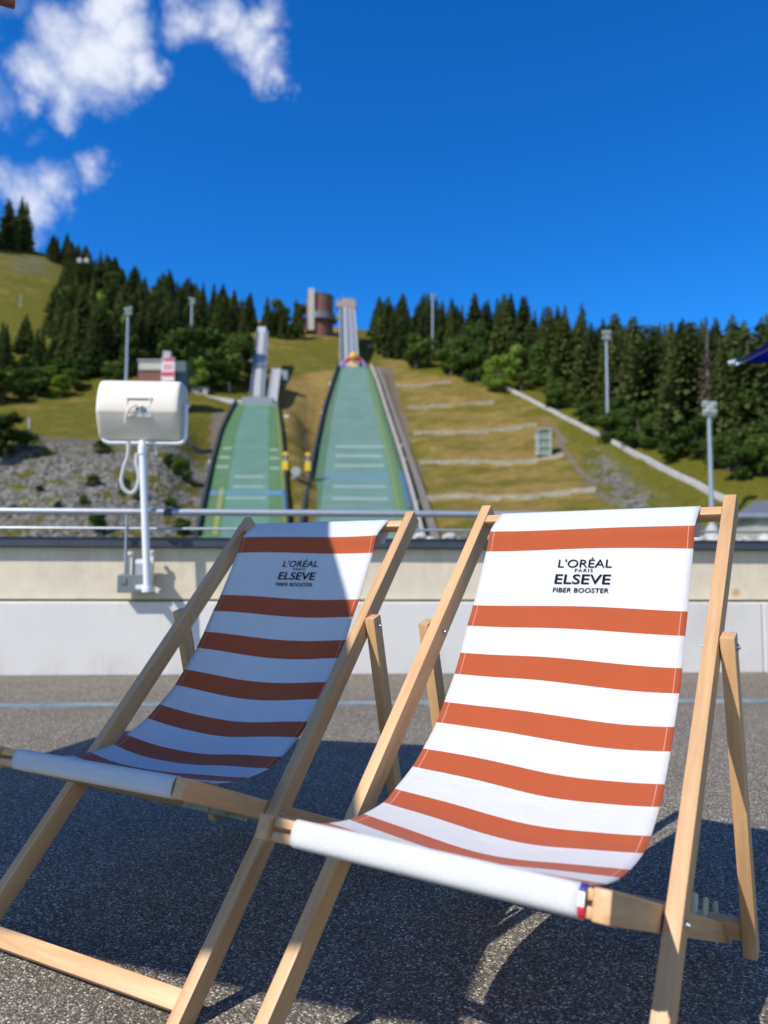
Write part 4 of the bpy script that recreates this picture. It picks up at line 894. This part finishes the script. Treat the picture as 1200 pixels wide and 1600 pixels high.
hut('stone_hut', 1222, 850, 74, 7.2, 5.5, 2.3, 1.9, mat('hut_render', (.42, .39, .34), .9, noise_scale=1), slate, 'grey hut with a slate roof behind the railing at the right edge')
hut('equipment_shed', 313, 616, 196, 4.2, 3, 1.6, .4, grey_board, pale, 'small grey shed left of the small jump table', 'shed')
hut('equipment_shed', 645, 574, 262, 5, 4, 2.0, 1.0, grey_board, slate, 'small grey shed below the forest right of the large jump', 'shed')
p = hit(579, 545, 200)
if p is not None:
    m = MB(); m.tube([(0, 0, -1), (0, 0, 1.2)], 1.1, 14); m.tube([(0, 0, 1.2), (0, 0, 1.9)], [1.1, .5], 14); tag(m.build('water_tank', pale, None, loc=p, smooth=True), 'small round pale tank at the forest edge right of the inrun', 'tank')
yel = mat('yellow_padding', (.75, .48, .02), .6, noise_scale=2)
for px, lb in ((446, 'yellow padded lift post nearer the small jump'), (481, 'yellow padded lift post nearer the large jump')):
    b = hit(px, 743); D = b.y; k = D/FPX; r = empty('lift_post', tuple(b), label=lb, cat='lift post', group='yellow lift posts between the jumps')
    m = MB(); m.tube([(0, 0, -.5), (0, 0, 36*k)], .28, 10); m.build('pole', steelg, r)
    m = MB(); m.box((0, 0, 14*k), (9*k, 9*k, 15*k)); m.build('padding', yel, r, bevel=.1)
    m = MB(); m.box((0, 0, 33*k), (8*k, 6*k, 5*k)); m.build('padding', yel, r, bevel=.1)
    m = MB(); m.box((3*k if px < 460 else -3*k, -.1, 25*k), (12*k, 1.2*k, 1.2*k)); m.build('arm', steelg, r)
b = hit(463, 752); r = empty('snow_gun', tuple(b), label='grey machine on a stand between the two yellow posts', cat='machine'); k = b.y/FPX
m = MB(); m.tube([(0, 0, -.5), (0, 0, 12*k)], .2, 8); m.build('stand', steelg, r)
m = MB(); m.tube([(0, -.9, 14*k), (0, .9, 16*k)], [.85, .65], 14); m.build('barrel', pale, r, smooth=True)
m = MB(); m.box((0, .2, 5*k), (12*k, 1.2, 4*k)); m.build('base_box', pale, r)
# distance boards beside the slopes
WB = mat('white_board', (.66, .67, .68), .6)
for k, (px, py, D, side_) in enumerate([(517, 602, 222, 0), (504, 648, 203, 0), (494, 702, 174, 0), (611, 665, 196, 1), (628, 700, 177, 1), (632, 722, 166, 1), (651, 790, 134, 1), (330, 726, 147, 2), (447, 655, 178, 3)]):
    p = at(px, py, D); m = MB(); m.box((0, 0, .5), (1.0, .15, .9)); m.box((0, .05, -.6), (.12, .12, 1.5))
    lab = ['highest white distance board left of the large slope', 'middle white distance board left of the large slope', 'lower white distance board left of the large slope', 'highest white distance board right of the large slope',
           'upper middle distance board right of the large slope', 'lower middle distance board right of the large slope', 'lowest distance board right of the large slope', 'white distance board left of the small slope', 'white distance board right of the small slope'][k]
    tag(m.build('distance_board', WB, None, loc=p), lab, 'board', 'white distance boards beside the jump slopes')
# thin posts on the left meadow
for px, py, D, hpx, lb in ((38, 578, 225, 38, 'pale thin post among the trees at the left edge'), (45, 690, 145, 38, 'thin grey post at the top of the stony slope'), (360, 622, 200, 26, 'slanting pale post beside the small jump'), (32, 476, 300, 16, 'short pale post on the high meadow')):
    p = at(px, py, D); m = MB(); hh_ = hpx*D/FPX; m.tube([(0, 0, -1), (-.12*hh_ if px == 360 else 0, 0, hh_)], .22, 8); tag(m.build('marker_post', pale, None, loc=p, smooth=True), lb, 'post', 'thin pale posts on the left hillside')
# pale boulders along the foot of the slope behind the wall
random.seed(5)
stone = mat('pale_stone', (.50, .48, .45), .9, noise_scale=2, noise_amt=.2)
bmx = bmesh.new(); bmesh.ops.create_icosphere(bmx, subdivisions=2, radius=1)
for v in bmx.verts: v.co *= 1+noise.noise(v.co*1.3)*.45
bme = bpy.data.meshes.new('boulder'); bmx.to_mesh(bme); bmx.free(); bme.materials.append(stone)
for k in range(26):
    px = random.choice([random.uniform(650, 775), random.uniform(1040, 1200), random.uniform(1040, 1200)]); D = random.uniform(70, 100); p = at(px, random.uniform(838, 846), D)
    o = bpy.data.objects.new('boulder', bme); col.objects.link(o); o.location = p; s_ = random.uniform(.35, .8); o.scale = (s_*random.uniform(1, 1.5), s_, s_*.7); o.rotation_euler = (0, 0, random.uniform(0, 6))
    tag(o, 'pale boulder at the foot of the slope just above the dark wall coping', 'boulder', 'pale boulders behind the wall')

# ------------------------------------------------------------------ trees
def leaf_mat(name, c1, c2, scale):
    m = bpy.data.materials.new(name); m.use_nodes = True; t = m.node_tree; b = t.nodes['Principled BSDF']
    tc = N(t, 'ShaderNodeTexCoord'); oi = N(t, 'ShaderNodeObjectInfo'); n = N(t, 'ShaderNodeTexNoise', i_Scale=scale, i_Detail=4); L(t, tc.outputs['Object'], n.inputs['Vector'])
    mx = N(t, 'ShaderNodeMix', data_type='RGBA'); L(t, MA(t, 'ADD', MA(t, 'MULTIPLY', n.outputs['Fac'], .55), MA(t, 'MULTIPLY', MA(t, 'POWER', oi.outputs['Random'], 1.6), .75)), mx.inputs['Factor']); mx.inputs['A'].default_value = (*c1, 1); mx.inputs['B'].default_value = (*c2, 1)
    L(t, mx.outputs['Result'], b.inputs['Base Color']); b.inputs['Roughness'].default_value = .8; b.inputs['Specular IOR Level'].default_value = .15
    tr = N(t, 'ShaderNodeBsdfTranslucent'); L(t, mx.outputs['Result'], tr.inputs[0]); ms = N(t, 'ShaderNodeMixShader', i_0=.25); L(t, b.outputs[0], ms.inputs[1]); L(t, tr.outputs[0], ms.inputs[2]); L(t, ms.outputs[0], t.nodes['Material Output'].inputs[0])
    return m
NEED = leaf_mat('spruce_needles', (.026, .050, .014), (.150, .175, .045), .35)
BROWN = leaf_mat('dead_needles', (.10, .075, .055), (.17, .13, .10), .5)
LEAF = leaf_mat('dark_leaves', (.030, .062, .010), (.100, .150, .026), .4)
LEAF2 = leaf_mat('bright_leaves', (.11, .19, .018), (.24, .34, .05), .4)
BARK = mat('bark', (.11, .085, .065), .9, noise_scale=2)
def conifer(seed, mt, H=20., Rb=3.6, gap=.0, levels=38, bare=.06, shape=.8):
    rnd = random.Random(seed); m = MB(); t = MB()
    t.tube([(0, 0, -1), (0, 0, H*.5), (0, 0, H*.985)], [H*.016, H*.010, .04], 7)
    for i in range(levels):
        f = i/levels; z = H*(bare+(1-bare)*f); r = Rb*(1-f)**shape*(1+.0*f)+.15; nb_ = max(6, int(17*(1-f)+5)); a0 = rnd.random()*6.28
        for k in range(nb_):
            if rnd.random() < gap: continue
            a = a0+k*6.283/nb_+rnd.uniform(-.25, .25); l = r*rnd.uniform(.62, 1.12); dr_ = rnd.uniform(.18, .42)*l; w_ = l*rnd.uniform(.12, .21)+.10
            d = Vector((math.cos(a), math.sin(a), 0)); s_ = Vector((-d.y, d.x, 0)); zz = z+rnd.uniform(-.3, .3)
            p0 = Vector((0, 0, zz+.25)); pm = d*l*.55+Vector((0, 0, zz-dr_*.35)); pe = d*l+Vector((0, 0, zz-dr_+.18*l*.3))
            m.add([p0, pm+s_*w_, pe, pm-s_*w_, pm+Vector((0, 0, -w_*1.2)), pe+Vector((0, 0, -.12*l))], [(0, 1, 2), (0, 2, 3), (0, 4, 5, 2)])
            # hanging twigs
            for q in range(2):
                ff = rnd.uniform(.35, .95); c = d*l*ff+Vector((0, 0, zz-dr_*ff)); sg = rnd.choice((-1, 1)); e = s_*sg*w_*rnd.uniform(.6, 1.4)
                m.add([c, c+e+Vector((0, 0, -.25*w_)), c+e*.5+d*.3+Vector((0, 0, -rnd.uniform(.5, 1.1)*w_-.25))], [(0, 1, 2)])
    return m, t
def mesh_of(mb, name, mt):
    me = bpy.data.meshes.new(name); me.from_pydata(mb.v, [], mb.f); me.materials.append(mt); return me
def lefty(seed, H=9., Rb=3.6, nleaf=2600, sz=.42, lobes=13):
    rnd = random.Random(seed); m = MB(); t = MB(); t.tube([(0, 0, -1), (0, 0, H*.3), (.2, .1, H*.7)], [H*.03, H*.022, H*.008], 7)
    LB = []
    for i in range(lobes):
        a = rnd.random()*6.28; zz = rnd.uniform(.22, .9); rr_ = Rb*math.sqrt(max(.05, 1-((zz-.45)/.58)**2))*rnd.uniform(.25, .72)
        c = Vector((math.cos(a)*rr_, math.sin(a)*rr_, H*zz)); rad = Rb*rnd.uniform(.30, .50); LB.append((c, rad)); t.tube([(0, 0, H*.25), tuple(c)], [H*.012, H*.004], 5)
    for i in range(nleaf):
        c, rad = LB[i % lobes]; d = Vector((rnd.gauss(0, 1), rnd.gauss(0, 1), rnd.gauss(0, 1))).normalized(); p = c+d*rad*(rnd.random()**.4)*rnd.uniform(.8, 1.15)
        u = Vector((rnd.gauss(0, 1), rnd.gauss(0, 1), rnd.gauss(0, .6))).normalized()*sz*rnd.uniform(.5, 1.1); v = u.cross(d); 
        if v.length < 1e-3: continue
        v = v.normalized()*sz*rnd.uniform(.35, .7)
        m.add([p-u, p+v, p+u, p-v], [(0, 1, 2, 3)])
    return m, t
con = []
for s_, kw in ((1, {}), (2, dict(Rb=3.1, shape=.9)), (3, dict(Rb=4.0, gap=.12)), (4, dict(Rb=2.7, gap=.1, levels=34)), (5, dict(Rb=3.4, shape=.7, bare=.22)), (6, dict(Rb=4.6, shape=.62, gap=.15, levels=24)), (7, dict(Rb=3.0, shape=1.15, gap=.05, bare=.15)), (8, dict(Rb=3.9, shape=.55, gap=.2, levels=28))):
    a, b = conifer(s_, NEED, **kw); con.append((mesh_of(a, 'crown', NEED), mesh_of(b, 'trunk', BARK)))
a, b = conifer(9, BROWN, Rb=2.3, gap=.35, levels=26); deadm = (mesh_of(a, 'crown', BROWN), mesh_of(b, 'trunk', mat('grey_bark', (.26, .24, .22), .9)))
lf = []
for s_ in (1, 2, 3): a, b = lefty(s_); lf.append((a, b))
lfm = [(mesh_of(a, 'crown', LEAF), mesh_of(b, 'trunk', BARK)) for a, b in lf]; lfm2 = [(mesh_of(a, 'crown', LEAF2), mesh_of(b, 'trunk', BARK)) for a, b in lf]
ntree = {'c': 0, 'l': 0}
def plant(name, meshes, p, h, base_h, label, cat, group, widen=1.):
    r = bpy.data.objects.new(name, None); col.objects.link(r); r.location = p; s_ = h/base_h; r.scale = (s_*widen, s_*widen, s_); r.rotation_euler = (random.uniform(-.03, .03), random.uniform(-.03, .03), random.uniform(0, 6.28)); r.empty_display_size = 1
    tag(r, label, cat, group)
    for me_ in meshes:
        c = bpy.data.objects.new(me_.name.split('.')[0], me_); col.objects.link(c); c.parent = r
    return r
def zone(poly, n, hr, label, group, name='spruce', meshes=con, base_h=20., cat='conifer', y0=130, y1=560, mind=4., widen=(1., 1.25), avoid=()):
    """scatter n trees with their feet on the hillside inside an image polygon"""
    px = [p[0] for p in poly]; py = [p[1] for p in poly]; P_ = []; tries = 0
    while len(P_) < n and tries < n*60:
        tries += 1; x = random.uniform(min(px), max(px)); y = random.uniform(min(py), max(py))
        if not inpoly(np.array([x]), np.array([y]), poly)[0]: continue
        q = hit(x, y, y0, y1)
        if any(a0 < x < a1 and b0 < y < b1 for a0, a1, b0, b1 in avoid): continue
        if q is None or any((q-o_).length < mind for o_ in P_): continue
        P_.append(q); hh_ = random.uniform(*hr); plant(name, random.choice(meshes), q-Vector((0, 0, .5)), hh_, base_h, label(x, y, (hh_-hr[0])/(hr[1]-hr[0]), q.y) if callable(label) else label, cat, group, random.uniform(*widen))
    print('ZONE', group, len(P_))
random.seed(11)
#ZONES
def by(words, cuts, sizes, depths):
    """label of a tree from what it stands beside, its size and its row"""
    def f(x, y, h, d):
        k = sum(x > c for c in cuts); sz = sizes[min(len(sizes)-1, int(h*len(sizes)))]; dp = depths[1][sum(d > c for c in depths[0])]
        return f'{sz} spruce {dp} {words[k]}'
    return f
LF = by(['on the left flank beside the meadow', 'of the left forest above the heater housing', 'of the left forest behind the heater mast', 'of the left forest above the judges building', 'of the left forest around the second mast', 'of the left forest next to the small inrun'], (110, 160, 205, 255, 320), ('small', 'middling', 'tall'), ((255, 330), ('in the front row', 'halfway up', 'high up')))
RF = by(['just right of the tall inrun', 'around the mast beside the inrun', 'behind the bright green tree', 'above the top of the diagonal wall', 'left of the grass mast', 'right of the grass mast', 'left of the brown dead spruce', 'under the navy parasol tip', 'beyond the right edge near the hut'], (630, 700, 760, 840, 940, 1010, 1090, 1160), ('small', 'middling', 'tall'), ((210, 260), ('in the front row', 'in the middle rows', 'in the back rows')))
SK = by(['on the skyline beside the high meadow', 'on the skyline above the gondola cabins', 'on the skyline right of the gondola cabins', 'on the skyline above the leafy clump', 'on the skyline left of the round tower'], (110, 180, 290, 390), ('small', 'taller'), ((380,), ('in the nearer line', 'in the farther line')))
zone([(70, 565), (150, 595), (250, 580), (330, 548), (395, 532), (398, 512), (300, 490), (200, 455), (120, 432), (90, 480)], 104, (15, 21), LF, 'spruces on the left forested hill', mind=4.5, widen=(1.15, 1.6))
zone([(-60, 378), (0, 376), (50, 384), (60, 398), (0, 392), (-60, 395)], 9, (20, 30), lambda x, y, h, d: f"{'small' if h < .35 else 'middling' if h < .7 else 'tall'} spruce on the high left ridge against the cloud{', outermost' if x < 10 else ''}", 'spruces on the high left ridge', y1=640, mind=3)
zone([(60, 388), (130, 415), (210, 448), (330, 492), (400, 508), (475, 520), (475, 532), (400, 530), (330, 512), (200, 470), (110, 440)], 46, (12, 18), SK, 'spruces along the left skyline', y0=250, y1=640, mind=4, widen=(1.2, 1.6))
zone([(590, 562), (650, 562), (720, 568), (760, 562), (820, 592), (900, 624), (960, 657), (1050, 692), (1130, 714), (1200, 722), (1260, 720), (1260, 640), (1000, 600), (800, 550), (700, 538), (590, 535)], 132, (18, 25), RF, 'spruces of the right forest', mind=4.5, widen=(1.1, 1.6))
zone([(0, 610), (80, 590), (80, 560), (0, 560)], 6, (12, 16), lambda x, y, h, d: f"{'small' if h < .35 else 'middling' if h < .7 else 'tall'} spruce at the left edge above the meadow{', leftmost ones' if x < 35 else ', right of the leftmost'}", 'spruces at the left edge', widen=(1.2, 1.5))
def single(px, py, meshes, h, base_h, name, label, cat, group=None, widen=1., y0=70):
    q = hit(px, py, y0, 600)
    if q is None: print('MISS', px, py); return
    h = h*q.y/FPX
    plant(name, meshes, q-Vector((0, 0, .3)), h, base_h, label, cat, group, widen)
single(1105, 705, deadm, 205, 20, 'dead_spruce', 'brown dead spruce above the rightmost floodlight mast', 'conifer', None, .9)
LT = 'leafy trees left of the small jump'
for k, (x, y, h, w_, b2) in enumerate([(285, 605, 95, 1.2, 0), (318, 600, 92, 1.1, 0), (350, 602, 88, 1.15, 0), (372, 596, 82, .9, 0), (300, 612, 60, 1.1, 1), (335, 612, 50, 1.2, 0), (212, 585, 62, 1.0, 0), (362, 500, 38, 1.3, 1), (440, 508, 42, 1.2, 0), (470, 508, 40, 1.0, 0)]):
    single(x, y, (lfm2 if b2 else lfm)[k % 3], h, 9, 'leafy_tree', ['round leafy tree in the clump right of the judges building', 'leafy tree in the middle of the clump behind the small jump', 'leafy tree of the clump close to the small inrun', 'rightmost leafy tree of the clump before the small inrun', 'bright small leafy tree at the foot of the clump', 'low leafy tree in front of the clump', 'leafy tree left of the judges building', 'light green tree high on the left forest edge', 'leafy tree on the ridge left of the round tower', 'leafy tree touching the round tower on its left'][k], 'leafy tree', LT, w_)
for k, (x, y, h, w_, b2) in enumerate([(650, 578, 42, 1.3, 0), (705, 588, 68, 1.2, 0), (745, 598, 60, 1.2, 0), (779, 614, 62, 1.1, 1), (625, 560, 28, 1.2, 0), (815, 612, 45, 1.1, 0), (1000, 700, 75, 1.2, 0), (1025, 700, 60, 1.1, 0), (1150, 752, 62, 1.3, 0), (1190, 745, 70, 1.2, 0), (870, 640, 50, 1.0, 0), (1085, 712, 70, 1.1, 0)]):
    single(x, y, (lfm2 if b2 else lfm)[(k+1) % 3], h, 9, 'leafy_tree', ['round bush beside the small grey shed at the forest foot', 'dark leafy tree right of the grey shed', 'olive leafy tree left of the bright green one', 'bright yellow green tree at the start of the diagonal wall', 'small bush just right of the inrun', 'leafy bush behind the top of the diagonal wall', 'dark leafy bush right of the grass floodlight mast', 'second dark bush right of the grass floodlight mast', 'round bush above the hut roof on the right', 'leafy bush at the right edge above the hut', 'small leafy tree at the forest foot above the diagonal wall', 'leafy tree at the foot of the brown dead spruce'][k], 'leafy tree', 'leafy trees along the right forest foot', w_)
SG = 'shrubs on the stony left slope'
for k, (x, y, h, w_) in enumerate([(8, 716, 72, 1.9), (283, 752, 42, 1.1), (262, 728, 22, 1.3), (160, 708, 24, 1.5), (145, 760, 20, 1.6), (130, 790, 20, 1.0), (60, 770, 14, 1.5), (215, 782, 30, .9), (265, 792, 16, 2.), (195, 775, 34, .8), (153, 835, 40, 1.1), (90, 795, 14, 1.4), (20, 800, 14, 1.6), (285, 838, 30, 1.3)]):
    single(x, y, lfm[k % 3], h, 9, 'shrub', ['big dark shrub at the left edge above the stones', 'largest green shrub on the stony slope beside the heater', 'low shrub just right of the heater housing', 'small bush at the wall left of the heater pole', 'low shrub in the middle of the stony slope', 'small tuft below the middle of the stony slope', 'faint low tuft on the left of the stony slope', 'upright shrub left of the conduit loop', 'flat shrub right of the heater pole', 'narrow shrub under the heater housing', 'yellow green shrub seen between the two rails', 'low tuft left of the middle shrub', 'flat tuft near the left edge above the rail', 'bush at the foot of the stony slope near the small jump'][k], 'shrub', SG, w_)
random.seed(3)
zone([(-40, 640), (120, 620), (230, 600), (230, 575), (120, 585), (-40, 600)], 22, (4.5, 8), lambda x, y, h, d: f"{'low' if h < .5 else 'taller'} leafy bush of the belt {'at the left edge' if x < 50 else 'below the left forest flank' if x < 130 else 'left of the heater housing'}{', nearer row' if y > 605 else ', upper row'}", 'bushes below the left forest', name='bush', meshes=lfm+[lfm2[0]], base_h=9, cat='bush', mind=3., widen=(1.1, 1.7), y0=120, avoid=((212, 300, 585, 660),))
zone([(830, 628), (960, 690), (1100, 740), (1240, 750), (1240, 720), (1100, 705), (960, 655), (850, 612)], 26, (3.5, 8), lambda x, y, h, d: f"{'low' if h < .5 else 'taller'} bush at the forest foot {'by the top of the diagonal wall' if x < 920 else 'right of the grass mast' if x < 1050 else 'behind the rightmost mast' if x < 1150 else 'near the hut at the right edge'}", 'bushes along the right forest foot', name='bush', meshes=lfm, base_h=9, cat='bush', mind=3., widen=(1.1, 1.6), y0=90)
MX = lfm+[lfm[1], lfm2[2]]
zone([(640, 575), (760, 600), (900, 640), (1100, 705), (1220, 715), (1220, 660), (1000, 610), (820, 565), (640, 552)], 20, (9, 16), lambda x, y, h, d: f"{'middling' if h < .5 else 'tall'} rounded leafy tree among the spruces {'right of the inrun mast' if x < 780 else 'above the diagonal wall' if x < 930 else 'right of the grass mast' if x < 1080 else 'around the dead spruce'}", 'leafy trees among the right spruces', name='leafy_tree', meshes=MX, base_h=9, cat='leafy tree', mind=6, widen=(.8, 1.05))
zone([(70, 560), (200, 590), (390, 530), (470, 522), (400, 500), (250, 470), (120, 440)], 18, (8, 14), lambda x, y, h, d: f"{'middling' if h < .5 else 'tall'} rounded leafy tree among the spruces {'above the heater' if x < 220 else 'above the judges building' if x < 330 else 'near the small inrun and tower'}", 'leafy trees among the left spruces', name='leafy_tree', meshes=MX, base_h=9, cat='leafy tree', mind=6, widen=(.8, 1.1))
# two gondola cabins on a cable over the left ridge
for k, px in enumerate((125, 136)):
    p = at(px, 408, 330); r = empty('gondola_cabin', tuple(p), label=['left one of the two tiny white gondola cabins over the forest', 'right one of the two tiny white gondola cabins over the forest'][k], cat='gondola', group='gondola cabins over the left forest')
    m = MB(); m.box((0, 0, 0), (1.9, 1.9, 2.0)); m.build('cabin', track, r, bevel=.4, segs=3)
    m = MB(); m.tube([(0, 0, 1.0), (0, 0, 3.4)], .08, 6); m.build('hanger', steelg, r)
